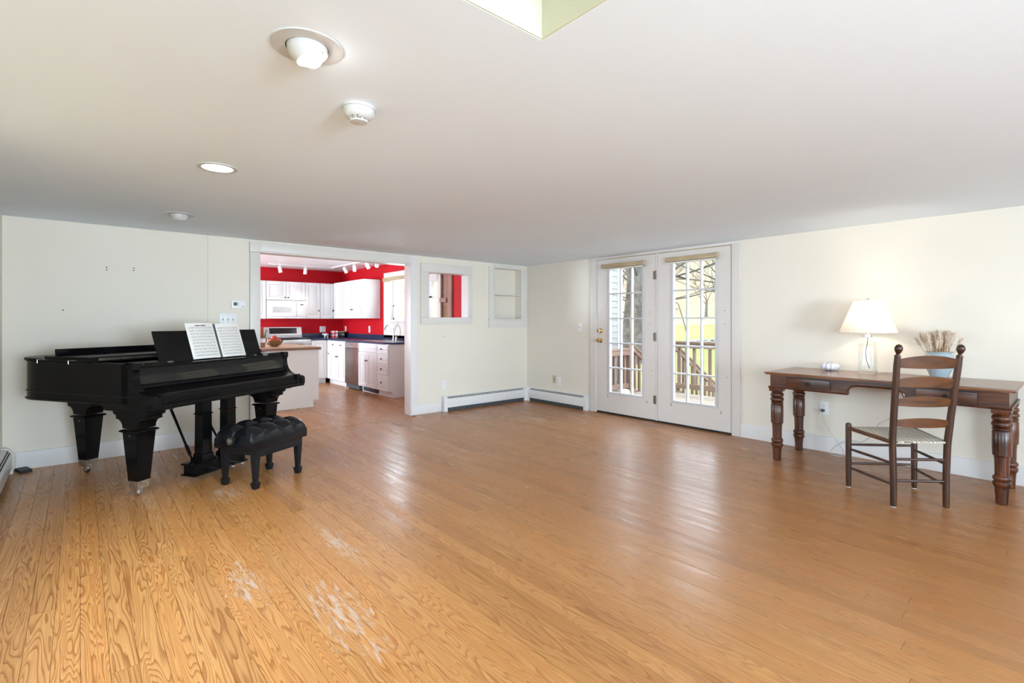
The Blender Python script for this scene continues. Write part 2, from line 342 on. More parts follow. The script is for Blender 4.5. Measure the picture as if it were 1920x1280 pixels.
def rects_with_holes(u0, u1, v0, v1, holes):
    """rectangles that fill u0..u1 x v0..v1 but for the holes (holes do not overlap in u)"""
    out = []; cur = u0
    for a, b, c, d in sorted(holes):
        if a > cur: out.append((cur, a, v0, v1))
        if c > v0: out.append((a, b, v0, c))
        if d < v1: out.append((a, b, d, v1))
        cur = b
    if cur < u1: out.append((cur, u1, v0, v1))
    return out

# ================================================================== THE SETTING
XE, YL, KX, KY, KH = 10.5, -5.82, -4.8, -1.02, 2.30
# ---- floor: sub floor, then every board
fl = S(B('floor', (-.12, YL-.1, -.12), (XE+.1, .12, -.014), 'sub'))
PW = .0803
rng = random.Random(3)
row = 0; y = YL
while y < -.005:
    y1 = min(y+PW, -.002)
    xs = [.10 if -3.90 < (y+y1)/2 < -2.07 else 0.002]; cur = xs[0]-rng.uniform(.2, 2.6)
    while cur < XE:
        cur += rng.uniform(2.6, 4.4)
        if cur-xs[-1] > .35: xs.append(min(cur, XE))
    xs[-1] = XE
    for a, b in zip(xs, xs[1:]):
        g = .0006; t = rng.uniform(-.0006, .0003)
        m = MB(); m.box((a+g, y+g, -.016), (b-g, y1-g, t)); m.build('plank', 'floor', fl, smooth=0)
    y = y1; row += 1
# cross boards of the threshold under the opening
for k, (a, b) in enumerate(((-.14, -.06), (-.06, .02), (.02, .099))):
    m = MB().box((a+.0008, -3.88, -.016), (b-.0008, -2.075, .001)); m.build('plank', 'floor', fl, smooth=0)
S(B('floor_kitchen', (KX-.1, YL-.1, -.12), (-.141, KY+.1, 0), 'kfloor'))
# ---- back wall (x = 0): kitchen opening, pass-through, niche
OP = (-3.886, -2.07); PT = (-1.80, -1.155, 1.285, 1.895); NI = (-.672, -.14, 1.268, 2.03)
holes = [(OP[0], OP[1], 0, 1.985), (PT[0], PT[1], PT[2], PT[3]), (NI[0], NI[1], NI[2], NI[3])]
wb = wallrects(rects_with_holes(-4.365, .15, 0, KH+.1, holes), lambda a, b, c, d: ((-.14, a, c), (0, b, d)))
wb.box((-.14, YL-.1, 0), (-.012, -4.365, KH+.1))
wb.box((-.14, NI[0], NI[2]), (-.125, NI[1], NI[3]))
wback = S(wb.build('wall_back', 'wall', smooth=0))
hole_m = MB().lathe([(.0055, 0), (.0055, .002)], n=8, axis=(1, 0, 0))
hm = hole_m.build('nail_hole', 'dark', wback); hm.location = (-.0125, -5.157, 1.722)
for yy, zz in ((-5.157, 1.700), (-4.961, 1.728), (-4.961, 1.706), (-5.45, 1.33), (-1.56, 1.02)):
    c = hm.copy(); COL.objects.link(c); c.location = (-.0125 if yy < -4 else -.0005, yy, zz)
# ---- wall with the french doors (y = 0)
wr = wallrects(rects_with_holes(-.14, XE+.1, 0, H+.4, [(1.405, 3.285, 0, 2.065), (7.2, 8.8, .6, 1.95)]), lambda a, b, c, d: ((a, 0, c), (b, .15, d)))
wright = S(wr.build('wall_right', 'wall', smooth=0))
# ---- left wall and rear wall (behind the camera) with their windows
wl = wallrects(rects_with_holes(-.14, XE+.1, 0, H+.4, [(2.4, 4.4, .6, 1.95), (6.1, 7.7, .6, 1.95)]), lambda a, b, c, d: ((a, YL-.12, c), (b, YL, d)))
S(wl.build('wall_left', 'wall', smooth=0))
wf = wallrects(rects_with_holes(YL, 0, 0, H+.4, [(-5.1, -3.5, .6, 1.95), (-2.5, -.9, .6, 1.95)]), lambda a, b, c, d: ((XE, a, c), (XE+.12, b, d)))
S(wf.build('wall_front', 'wall', smooth=0))
def room_window(name, u0, u1, z0, z1, f):
    """casing, sashes and panes; f maps (u, depth, z) to the room"""
    w0 = S(empty(name, f(u0, 0, z0))); o = Vector(f(u0, 0, z0))
    def bx(nm, a, b, mat): MB().box(Vector(f(*a))-o, Vector(f(*b))-o).build(nm, mat, w0)
    for a, b in (((u0-.09, -.02, z0-.09), (u1+.09, 0, z0)), ((u0-.09, -.02, z1), (u1+.09, 0, z1+.09)), ((u0-.09, -.02, z0), (u0, 0, z1)), ((u1, -.02, z0), (u1+.09, 0, z1))): bx('casing', a, b, 'trim')
    zm = (z0+z1)/2; um = (u0+u1)/2
    for a, b in (((u0, .07, z0), (u1, .10, z0+.05)), ((u0, .07, z1-.05), (u1, .10, z1)), ((u0, .07, zm-.03), (u1, .10, zm+.03)), ((u0, .07, z0), (u0+.05, .10, z1)), ((u1-.05, .07, z0), (u1, .10, z1)), ((um-.03, .07, z0), (um+.03, .10, z1))): bx('sash', a, b, 'trim')
    for a, b in (((u0+.05, .085, z0+.05), (um-.03, .089, zm-.03)), ((um+.03, .085, z0+.05), (u1-.05, .089, zm-.03)), ((u0+.05, .085, zm+.03), (um-.03, .089, z1-.05)), ((um+.03, .085, zm+.03), (u1-.05, .089, z1-.05))): bx('pane', a, b, 'glass')
    return w0
room_window('window_1', 2.4, 4.4, .6, 1.95, lambda u, d, z: (u, YL-d, z)); room_window('window_8', 6.1, 7.7, .6, 1.95, lambda u, d, z: (u, YL-d, z))
room_window('window_2', -5.1, -3.5, .6, 1.95, lambda u, d, z: (XE+d, u, z))
room_window('window_3', -2.5, -.9, .6, 1.95, lambda u, d, z: (XE+d, u, z))
room_window('window_4', 7.2, 8.8, .6, 1.95, lambda u, d, z: (u, d, z))
# ---- ceiling with the raised well above the camera
SK = (4.695, 5.95, -5.5, -4.262)
ce = wallrects(rects_with_holes(-.0, XE, YL, 0, [SK]), lambda a, b, c, d: ((a, c, H), (b, d, H+.12)))
S(ce.build('ceiling', 'ceil', smooth=0))
sh = MB(); q = .006
for a, b in (((SK[0]-.03, SK[2]-.03, H+.001), (SK[0]+q, SK[3]+.03, 3.0)), ((SK[1]-q, SK[2]-.03, H+.001), (SK[1]+.03, SK[3]+.03, 3.0)), ((SK[0]+q, SK[3]-q, H+.001), (SK[1]-q, SK[3]+.03, 3.0)), ((SK[0]+q, SK[2]-.03, H+.001), (SK[1]-q, SK[2]+q, 3.0))): sh.box(a, b)
sh.box((SK[0]-.03, SK[2]-.03, 3.0), (SK[1]+.03, SK[3]+.03, 3.05)); sk = S(sh.build('ceiling_well', 'shaft', smooth=0))  # unseen solid cap added to keep sky light out of the shaft
# ---- kitchen shell
KW = (-2.56, -1.60, 1.25, 2.0); KD = (-1.50, -.985, .9, 1.90); KP = (-.905, -.665, 0, 2.03)
wk = wallrects(rects_with_holes(KX, -.14, 0, KH, [KW, KD, KP]), lambda a, b, c, d: ((a, KY, c), (b, KY+.12, d)))
wkr = S(wk.build('wall_kitchen_right', 'red', smooth=0))
S(B('wall_kitchen_back', (KX-.12, YL, 0), (KX, KY+.12, KH), 'red'))
wkl = wallrects(rects_with_holes(KX, -.14, 0, KH, [(-4.6, -3.2, .8, 2.0)]), lambda a, b, c, d: ((a, YL-.12, c), (b, YL, d)))
S(wkl.build('wall_kitchen_left', 'red', smooth=0))
S(B('ceiling_kitchen', (KX-.1, YL-.1, KH), (-.14, KY+.1, KH+.1), 'white'))
room_window('added_window_5', -4.6, -3.2, .8, 2.0, lambda u, d, z: (u, YL-d, z))  # unseen window added to bring more light into the kitchen
# kitchen window over the sink
kw = S(empty('window_6', (KW[0], KY, KW[2])))
def kb(nm, a, b, mat, par=kw, org=(KW[0], KY, KW[2])): return MB().box(Vector(a)-Vector(org), Vector(b)-Vector(org)).build(nm, mat, par)
kb('casing', (-2.83, KY-.02, .93), (KW[0], KY, 2.13), 'trim'); kb('casing', (KW[1], KY-.02, .93), (-1.40, KY, 2.13), 'trim')
kb('casing', (KW[0], KY-.02, KW[3]), (KW[1], KY, 2.13), 'trim'); kb('apron', (KW[0], KY-.02, .93), (KW[1], KY, KW[2]), 'trim')
kb('sill', (-2.6, KY-.05, KW[2]-.02), (-1.56, KY, KW[2]), 'trim')
for a, b in (((KW[0], KY+.03, KW[2]), (KW[0]+.05, KY+.06, KW[3])), ((KW[1]-.05, KY+.03, KW[2]), (KW[1], KY+.06, KW[3])), ((KW[0], KY+.03, KW[2]), (KW[1], KY+.06, KW[2]+.05)), ((KW[0], KY+.03, KW[3]-.04), (KW[1], KY+.06, KW[3])), ((KW[0], KY+.03, 1.50), (KW[1], KY+.06, 1.53))): kb('sash', a, b, 'white')
kb('muntin', (-2.36, KY+.035, 1.25), (-2.345, KY+.055, 2.0), 'white'); kb('muntin', (-2.15, KY+.035, 1.25), (-2.135, KY+.055, 2.0), 'white'); kb('muntin', (KW[0], KY+.035, 1.75), (KW[1], KY+.055, 1.765), 'white')
kb('pane', (KW[0]+.05, KY+.044, 1.53), (KW[1]-.05, KY+.048, 1.96), 'glass'); kb('pane', (KW[0]+.05, KY+.044, 1.30), (KW[1]-.05, KY+.048, 1.50), 'glass')
for a, b in (((KW[0]-.002, KY-.015, KW[2]), (KW[0]+.012, KY+.121, KW[3])), ((KW[1]-.012, KY-.015, KW[2]), (KW[1]+.002, KY+.121, KW[3])), ((KW[0], KY-.015, KW[3]-.012), (KW[1], KY+.121, KW[3]+.002)), ((KW[0], KY-.015, KW[2]-.002), (KW[1], KY+.121, KW[2]+.012))): kb('jamb', a, b, 'trim')
bl = B('window_shade', (-2.80, KY-.06, 1.965), (-1.42, KY-.021, 2.035), 'blind', bev=.004)
tag(bl, 'rolled bamboo shade above the kitchen sink window', 'blind')
# glazed unit, brown door and casings seen through the pass-through
kd = S(empty('window_7', (KD[0], KY, KD[2])))
def kb2(nm, a, b, mat): return kb(nm, a, b, mat, kd, (KD[0], KY, KD[2]))
kb2('casing', (KD[0]-.09, KY-.02, .8), (KD[0], KY, 2.0), 'trim'); kb2('casing', (KD[1], KY-.012, 0), (-.905, KY, 2.05), 'trim'); kb2('casing', (KD[0], KY-.02, KD[3]), (KD[1], KY, 2.0), 'trim')
kb2('sash', (KD[0], KY+.03, KD[2]), (-1.22, KY+.07, KD[3]), 'white'); kb2('sash', (KD[0], KY+.03, 1.62), (KD[1], KY+.06, 1.645), 'white')
kb2('pane', (-1.22, KY+.045, KD[2]), (KD[1], KY+.049, KD[3]), 'glass')
for a, b in (((KD[0], KY-.01, KD[2]), (KD[0]+.01, KY+.121, KD[3])), ((KD[1]-.01, KY-.01, KD[2]), (KD[1]+.002, KY+.121, KD[3])), ((KD[0], KY-.01, KD[3]-.01), (KD[1], KY+.121, KD[3]+.002))): kb2('jamb', a, b, 'white')
d3 = S(empty('door_3', (-.90, KY+.03, 0)))
MB().box((0, 0, .02), (.16, .04, .9)).box((0, 0, 1.48), (.16, .04, 2.02)).box((0, 0, .9), (.035, .04, 1.48)).box((.125, 0, .9), (.16, .04, 1.48)).build('door_panel', 'doorwood', d3)
B('rail', (0, -.06, 1.53), (.17, .0, 1.60), 'doorwood', d3, .004); B('rail', (0, -.012, 1.70), (.16, 0, 1.715), 'doorwood', d3)
B('pane', (.035, .018, .9), (.125, .022, 1.48), 'glass', d3)
B('jamb', (-.008, -.03, 0), (.0, .091, 2.03), 'doorwood', d3); B('jamb', (.226, -.03, 0), (.236, .091, 2.03), 'doorwood', d3)
tr = S(B('trim_1', (-.665, KY-.03, 0), (-.565, KY, 2.05), 'doorwood'))
S(B('trim_2', (-.905, KY-.03, 1.985), (-.665, KY+.01, 2.05), 'doorwood'))
# ---- casings of the kitchen opening
t3 = S(empty('trim_3', (0, -3.9, 0)))
B('casing', (.008, -.085, 0), (.028, .014, 1.965), 'trim', t3, .002); B('corner_block', (.008, -.088, 1.967), (.034, .016, 2.072), 'trim', t3, .003)
B('header_board', (.002, .018, 1.985), (.024, 1.828, 2.078), 'trim', t3, .002)
B('jamb', (-.145, .002, 0), (.008, .014, 1.985), 'trim', t3); B('jamb', (-.155, 1.826, 0), (.012, 1.840, 1.985), 'doorpaint', t3, .002); B('header_jamb', (-.15, .015, 1.97), (.012, 1.826, 1.985), 'trim', t3)
B('casing', (.0, 1.832, .0), (.014, 1.93, 2.08), 'white', t3, .002)
# white strip of wall left of the opening stands a little proud
# ---- pass-through casing
t4 = S(empty('trim_4', (0, PT[0], PT[2]))); w_, h_ = PT[1]-PT[0], PT[3]-PT[2]
B('casing', (0, -.125, -.088), (.022, w_+.075, 0), 'trim', t4, .003); B('casing', (0, -.125, h_), (.022, w_+.075, h_+.118), 'trim', t4, .003)
B('casing', (0, -.125, .001), (.02, 0, h_-.001), 'trim', t4, .003); B('casing', (0, w_, .001), (.02, w_+.075, h_-.001), 'trim', t4, .003)
for a, b in (((-.145, -.006, -.004), (.004, w_+.006, .002)), ((-.145, -.006, h_-.002), (.004, w_+.006, h_+.004)), ((-.145, -.006, 0), (.004, .002, h_)), ((-.145, w_-.002, 0), (.004, w_+.006, h_))): B('jamb', a, b, 'trim', t4)
# ---- niche
t5 = S(empty('trim_5', (0, -.77, 1.14)))
B('casing', (0, 0, .126), (.018, .098, .905), 'trim', t5, .002); B('casing', (0, .63, .126), (.018, .765, .905), 'trim', t5, .002); B('casing', (0, .0985, .888), (.018, .6295, .94), 'trim', t5, .002)
B('sill', (-.12, -.015, .108), (.03, .768, .128), 'trim', t5, .003); B('apron', (0, 0, 0), (.016, .765, .107), 'trim', t5, .002)
B('shelf', (-.124, .099, .485), (.012, .629, .505), 'trim', t5, .002)
# ---- door casings and baseboards
t6 = S(empty('trim_6', (1.3, 0, 0)))
B('casing', (0, -.018, 0), (.108, 0, 2.066), 'doorpaint', t6, .002); B('casing', (1.983, -.018, 0), (2.075, 0, 2.066), 'doorpaint', t6, .002)
B('header_board', (0, -.018, 2.067), (2.075, 0, 2.098), 'trim', t6, .002); B('mullion', (1.036, -.010, 0), (1.058, .06, 2.064), 'doorpaint', t6, .002)
B('jamb', (.105, 0, 0), (.122, .15, 2.064), 'doorpaint', t6); B('jamb', (1.972, 0, 0), (1.985, .15, 2.064), 'doorpaint', t6)
B('threshold', (.12, -.012, 0), (1.975, .15, .018), 'iron', t6)
S(B('baseboard_back', (-.012, YL+.08, 0), (.006, -4.37, .148), 'white', bev=.003))
S(B('baseboard_opening', (.0, -2.055, 0), (.018, -1.60, .125), 'white', bev=.003))
S(B('baseboard_right', (3.378, -.018, 0), (XE, 0, .145), 'white', bev=.003))
S(B('baseboard_pier', (.0, -4.36, 0), (.018, -3.99, .145), 'white', bev=.003))

# ---- french doors
def french(name, x0, x1, gx0, gx1, hardware):
    z0, z1, gz0, gz1 = .022, 2.056, .29, 1.925
    d = S(empty(name, (x0, 0, 0))); W_ = x1-x0; a, b = gx0-x0, gx1-x0
    wallrects(rects_with_holes(0, W_, z0, z1, [(a, b, gz0, gz1)]), lambda p, q, r, s_: ((p, -.004, r), (q, .04, s_))).build('slab', 'doorpaint', d, smooth=0)
    B('sweep', (0, -.006, .006), (W_, .03, z0), 'dark', d)
    fr = MB()
    for p, q in (((a-.022, -.016, gz0-.022), (b+.022, .0, gz0+.006)), ((a-.022, -.016, gz1-.006), (b+.022, .0, gz1+.022)), ((a-.022, -.016, gz0+.006), (a+.006, 0, gz1-.006)), ((b-.006, -.016, gz0+.006), (b+.022, 0, gz1-.006))): fr.box(p, q, .004)
    fr.build('glazing_frame', 'cornerboard', d)
    cw = (b-a)/3; ch = (gz1-gz0)/5
    for i in (1, 2): B('muntin', (a+cw*i-.008, -.008, gz0+.004), (a+cw*i+.008, .035, gz1-.004), 'cornerboard', d)
    for j in (1, 2, 3, 4): B('muntin', (a+.004, -.0085, gz0+ch*j-.008), (b-.004, .0355, gz0+ch*j+.008), 'cornerboard', d)
    for i in range(3):
        for j in range(5): B('pane', (a+cw*i, .012, gz0+ch*j), (a+cw*(i+1), .016, gz0+ch*(j+1)), 'glass', d)
    for px, pz in ((a-.03, .245), (a-.03, .228), (b+.06, .235), (b+.06, .218)):
        m = MB().lathe([(.006, 0), (.006, .002)], n=8, axis=(0, -1, 0)); o = m.build('screw_hole', 'dark', d); o.location = (px, -.0045, pz)
    for px, pz in ((b+.10, 1.35), (b+.10, 1.20), (b+.13, .62)):
        m = MB().lathe([(.005, 0), (.005, .002)], n=8, axis=(0, -1, 0)); o = m.build('screw_hole', 'slot', d); o.location = (px, -.0045, pz)
    if hardware:
        for zz in (.27, 1.04, 1.80):
            hg = MB().lathe([(.008, -.055), (.008, .055)], c=(W_+.008, -.012, zz), n=10).box((W_-.03, -.0075, zz-.05), (W_+.01, -.002, zz+.05)).build('hinge', 'bronze', d)
            for q in (-.03, .03): MB().lathe([(.0032, 0), (.0032, .002)], c=(W_-.014, -.0075, zz+q), n=8, axis=(0, -1, 0)).build('screw', 'iron', hg)
        k = MB().lathe([(.032, 0), (.032, .006), (.012, .012), (.012, .035), (.022, .042), (.027, .052), (.024, .062), (.012, .067)], n=18, axis=(0, -1, 0)).build('knob', 'brass', d); k.location = (.055, -.005, .975)
        MB().box((-.006, -.071, -.004), (.006, -.067, .004)).build('key_slot', 'iron', k)
        k = MB().lathe([(.032, 0), (.032, .01), (.026, .016), (.02, .018)], n=18, axis=(0, -1, 0)).build('deadbolt', 'brass', d); k.location = (.055, -.005, 1.105)
        MB().box((-.004, -.032, -.014), (.004, -.016, .014)).build('thumb_turn', 'brass', k)
        B('latch_plate', (-.006, -.006, .95), (.001, .03, 1.0), 'iron', d); B('latch_plate', (-.006, -.006, 1.08), (.001, .03, 1.13), 'iron', d)
    return d
french('door_1', 1.426, 2.332, 1.632, 2.15, True)
french('door_2', 2.362, 3.270, 2.575, 3.10, False)
for x0, x1, lb in ((1.52, 2.186, 'folded tan shade mounted above the glass of the hinged door'), (2.49, 3.128, 'folded tan shade mounted above the glass of the fixed door panel')):
    e = empty('door_shade', (x0, -.004, 1.937), 0, lb, 'blind', 'door shades')
    MB().box((0, -.045, .002), (x1-x0, 0, .056), .004).build('head_rail', 'blind', e)
    for k in range(3): MB().box((.004, -.040+.001*k, -.012-.004*k), (x1-x0-.004, -.012, -.004-.004*k)).build('fold', 'trim', e)
    MB().box((x1-x0, -.05, .0), (x1-x0+.012, 0, .06)).build('bracket', 'tanplate', e)

# ================================================================== BASEBOARD HEATERS
def heater(loc, rz, L, label, capL=.05, capR=.05, corner=False):
    e = empty('baseboard_heater', loc, rz, label, 'heater', 'baseboard heaters')
    prof = [(0, .205), (-.028, .205), (-.036, .2), (-.060, .168), (-.066, .155), (-.066, .135), (-.062, .135), (-.062, .154), (-.056, .166), (-.034, .196), (0, .199)]
    MB().prism(prof, 'x', capL, L-capR).build('hood', 'white', e)
    MB().box((0, -.012, .0), (L, 0, .2)).build('back_panel', 'white', e)
    MB().box((capL, -.068, .05), (L-capR, -.062, .137), .001).build('front_panel', 'white', e)
    MB().box((capL, -.050, .002), (L-capR, -.012, .05)).build('element', 'slot', e)
    n = Vector((0, -.8, .6))
    for t in (.2, .62):      # two dark louvre slots on the slope
        p = Vector((0, -.036, .2)).lerp(Vector((0, -.060, .168)), t); q = Vector((0, -.036, .2)).lerp(Vector((0, -.060, .168)), t+.24); o = n*.0012
        MB().quad((capL+.012, p.y+o.y, p.z+o.z), (capL+.012, q.y+o.y, q.z+o.z), (L-capR-.012, q.y+o.y, q.z+o.z), (L-capR-.012, p.y+o.y, p.z+o.z)).build('louvre_slot', 'dark', e)
    cp = [(0, 0), (0, .208), (-.03, .208), (-.04, .203), (-.063, .171), (-.070, .155), (-.070, 0)]
    if capL: MB().prism(cp, 'x', -.004, capL).build('end_cap', 'white', e)
    if capR: MB().prism(cp, 'x', L-capR, L+.004).build('end_cap', 'white', e)
    for t in (.25, .7): MB().box((L*t, -.056, .02), (L*t+.01, -.05, .035)).build('bracket', 'rubber', e)
    return e
heater((0.001, -1.588, 0), R(90), 1.505, 'white baseboard heater on the wall under the pass-through and niche', .05, .035)
heater((.085, -.001, 0), 0, 1.19, 'short white baseboard heater between the room corner and the glass doors', .035, .05)
c = MB().prism([(0, 0), (.085, 0), (.085, -.07), (.07, -.085), (0, -.085)], 'z', 0, .205).build('heater_corner_cap', 'white'); c.location = (.001, -.001, 0)
tag(c, 'white corner cap joining the two baseboard heaters', 'heater cover')
heater((4.2, YL+.001, 0), R(180), 4.14, 'white baseboard heater on the left wall behind the piano tail', .05, .05)

# ================================================================== GRAND PIANO
PO = Vector((1.75, -4.97, 0)); PA = R(121.5); W = 1.43
P = empty('grand_piano', PO, PA, 'black grand piano with its front lid folded back and music desk raised', 'piano')
ZB, ZT = .655, .945
def bez(p0, p1, p2, p3, n):
    return [tuple(sum(c*q[i] for c, q in zip(((1-t)**3, 3*(1-t)**2*t, 3*(1-t)*t*t, t**3), (p0, p1, p2, p3))) for i in (0, 1)) for t in (k/n for k in range(n+1))]
def outline(y0, o=0.):
    pts = [(-o, y0)] + bez((-o, 1.17), (-o, 1.38+o), (.10, 1.475+o), (.33, 1.475+o), 10) + bez((.33, 1.475+o), (.72, 1.475+o), (.70, 1.02+o), (.98, .88+o), 12)[1:] + bez((.98, .88+o), (1.22, .76+o), (W+o, .76), (W+o, .52), 10)[1:] + [(W+o, y0)]
    return pts
MB().prism(outline(.24), 'z', ZB, .90).build('case', 'ebony', P)
def rimwall(o0, o1, y0, z0, z1, name, mat, par=P, sm=35):
    a, b = outline(y0, o0), outline(y0, o1); m = MB(); n = len(a)
    for i in range(n-1):
        q = []
        for (p0, p1) in ((a[i], b[i]), (a[i+1], b[i+1])): q.append([m._v((*p0, z0)), m._v((*p0, z1)), m._v((*p1, z1)), m._v((*p1, z0))])
        for k in range(4): m.bm.faces.new((q[0][k], q[0][(k+1) % 4], q[1][(k+1) % 4], q[1][k]))
        if i == 0: m.bm.faces.new(q[0])
        if i == n-2: m.bm.faces.new(q[1])
    bmesh.ops.remove_doubles(m.bm, verts=m.bm.verts, dist=1e-5); bmesh.ops.recalc_face_normals(m.bm, faces=m.bm.faces)
    return m.build(name, mat, par, sm)
rimwall(-.04, 0., .20, .899, ZT, 'rim', 'ebony')
def moulding(z, r, y0=.02):
    m = MB(); m.tube([(x, yy, z) for x, yy in outline(y0, .002)], r, 6); m.build('moulding', 'ebony', P)
moulding(.720, .0055, .05); moulding(.664, .009, .03); moulding(.940, .004, .25)
# arms: side profile pushed through the thickness of the rim
arm = [(.30, ZB), (.30, ZT), (.19, ZT), (.187, .905), (.196, .895)] + bez((.200, .885), (.205, .80), (.16, .738), (.06, .733), 10) + bez((.045, .733), (.012, .731), (-.004, .72), (-.004, .70), 6) + [(-.004, ZB)]
for x0 in (0., W-.05): MB().prism(arm, 'x', x0, x0+.05).build('arm', 'ebony', P)
# closed fallboard, key cover and key slip between the arms
X0, X1 = .05, W-.05
MB().prism([(.30, .80), (.30, .925), (.215, .925), (.206, .922), (.202, .915), (.195, .812), (.193, .80)], 'x', X0, X1).build('fallboard', 'ebonygloss', P)
MB().prism([(.30, .74), (.30, .80), (.205, .80), (.19, .797), (.178, .788), (.172, .775), (.18, .768), (.18, .74)], 'x', X0, X1).build('fallboard_lip', 'ebony', P)
MB().prism([(.24, .70), (.24, .768), (.175, .768), (.15, .762), (.12, .749), (.06, .745), (.035, .738), (.022, .726), (.022, .70)], 'x', X0, X1).build('key_cover', 'ebony', P)
MB().box((X0, .012, .668), (X1, .03, .70), .002).build('key_slip', 'ebony', P)
for x in (X0, X1-.045): MB().box((x, .005, .668), (x+.045, .16, .748), .004).build('key_block', 'ebony', P)
MB().box((.004, -.002, .635), (W-.004, .34, .668), .008).build('keybed', 'ebony', P)
MB().tube([(X0, .008, .690), (X1, .008, .690)], .004, 6).build('moulding', 'ebony', P)
# plinth, side shelves and music desk
MB().box((X0, .19, .915), (X1, .42, .927), .003).build('plinth', 'ebony', P)
for x0, x1 in ((.055, .27), (W-.27, W-.055)):
    MB().prism([(x0+.01, .35), (x0, .34), (x0, .225), (x0+.03, .20), (x1-.045, .20), (x1-.012, .21), (x1, .235), (x1, .35)], 'z', .925, .946).build('candle_shelf', 'ebony', P)
md = MB(); md.T = Matrix.Translation((.26, .285, .932)) @ Matrix.Rotation(R(-19), 4, 'X')
md.box((0, 0, 0), (.945, .014, .242), .003); mdo = md.build('music_desk', 'ebonymatt', P)
for x in (.30, 1.10): MB().box((x, .262, .928), (x+.045, .284, .938), .002).build('desk_hinge', 'chrome', P)
MB().box((.25, .262, .926), (1.21, .287, .934)).build('desk_ledge', 'ebony', P)
# lid: rear part, folded front flap with its lip standing up, long hinge
ld = MB().prism([(x, yy) for x, yy in outline(.60, .014)], 'z', ZT+.001, ZT+.019).build('lid', 'ebonymatt', P)
MB().box((-.012, .605, ZT+.0195), (W-.16, 1.06, ZT+.037), .004).build('front_lid', 'ebonymatt', P)
MB().box((.0, .95, ZT+.037), (W-.2, .97, ZT+.088), .003).build('lid_lip', 'ebony', P)
hg = MB().box((.05, .592, ZT+.010), (W-.05, .602, ZT+.026)).build('piano_hinge', 'bronze', P)
for k in range(14):
    MB().lathe([(.0035, 0), (.0035, .002)], c=(.10+k*.094, .592, ZT+(.014 if k % 2 else .022)), n=8, axis=(0, -1, 0)).build('screw', 'iron', hg)
for yy in (.80, 1.13):
    MB().tube([(-.016, yy, .93), (-.016, yy, .955), (-.016, yy-.07, .957)], .003, 6).build('lid_hinge', 'chrome', P)
MB().box((.045, .42, .899), (W-.045, .60, .912)).build('tuning_block', 'dark', P)
# legs
def piano_leg(x, y, rz, zt=ZB):
    g = empty('leg', (x, y, 0), rz); g.parent = P
    def half(lo): return [(lo[0], lo[1])]
    top = [(-.19, zt-.012), (-.19, zt-.04), (-.165, zt-.055), (-.165, zt-.068), (-.135, zt-.082), (-.135, zt-.098)]
    cur = bez((-.135, .550), (-.09, .545), (-.072, .52), (-.07, .485), 8)
    L_ = top+cur; Rr = [(-a, b) for a, b in reversed(L_)]
    MB().prism(L_+Rr, 'x', -.066, .066).build('bracket', 'ebony', g)
    MB().box((-.10, -.205, zt-.045), (.10, .205, zt), .004).build('cornice', 'ebony', g)
    MB().lathe([(.070, .478), (.082, .472), (.084, .464), (.070, .456)], sq=True).build('collar', 'ebony', g, 20)
    MB().lathe([(.068, .458), (.045, .112)], sq=True).build('shaft', 'ebony', g, 20)
    MB().lathe([(.047, .115), (.047, .108), (.044, .104), (.040, .062), (.028, .058)], sq=True).build('ferrule', 'worn_nickel', g, 20)
    MB().lathe([(.012, .035), (.012, .062)], n=10).box((-.020, -.006, .018), (-.013, .026, .05), .002).box((.013, -.006, .018), (.020, .026, .05), .002).box((-.02, -.012, .044), (.02, .026, .052), .002).build('caster_fork', 'worn_nickel', g)
    MB().lathe([(.006, -.011), (.020, -.011), (.023, -.008), (.023, .008), (.020, .011), (.006, .011)], c=(0, .014, .0235), n=20, axis=(1, 0, 0)).build('caster_wheel', 'worn_nickel' if y < .5 and x < .5 else 'rubber', g)
    MB().lathe([(.007, 0), (.006, .004), (.002, .006)], c=(-.062, 0, .435), n=10, axis=(-1, 0, 0)).build('button', 'chrome', g)
piano_leg(.135, .32, 0); piano_leg(W-.135, .32, 0); piano_leg(.40, 1.26, 0)
# pedal lyre
ly = empty('lyre', (W/2, .27, 0)); ly.parent = P
MB().box((-.235, -.06, .05), (.235, .06, .125), .004).build('pedal_box', 'ebony', ly)
MB().box((-.25, -.072, .040), (.25, .072, .056), .004).box((-.25, -.072, .120), (.25, .072, .136), .004).build('box_moulding', 'ebony', ly)
MB().box((-.17, -.055, .60), (.17, .055, .655), .004).build('top_block', 'ebony', ly)
for s_ in (-1, 1):
    MB().lathe([(.062, .134), (.062, .15), (.05, .165), (.048, .19), (.042, .195), (.040, .60)], c=(s_*.115, 0, 0), sq=True).build('column', 'ebony', ly, 20)
    MB().lathe([(.044, .50), (.05, .505), (.044, .51)], c=(s_*.115, 0, 0), sq=True).build('column_band', 'brass' if s_ > 0 else 'ebony', ly, 20)
    MB().tube([(s_*.15, .07, .13), (s_*.12, .42, .66)], [.008, .012], 8).build('brace', 'ebony', ly)
    MB().tube([(s_*.147, .10, .176), (s_*.143, .145, .245)], .013, 8).build('brace_sleeve', 'ebony', ly)
for x in (-.09, 0, .09):
    MB().prism([(x-.012, -.05), (x+.012, -.05), (x+.015, -.12), (x+.024, -.155), (x+.02, -.185), (x, -.195), (x-.02, -.185), (x-.024, -.155), (x-.015, -.12)], 'z', .068, .077).build('pedal', 'chrome', ly)

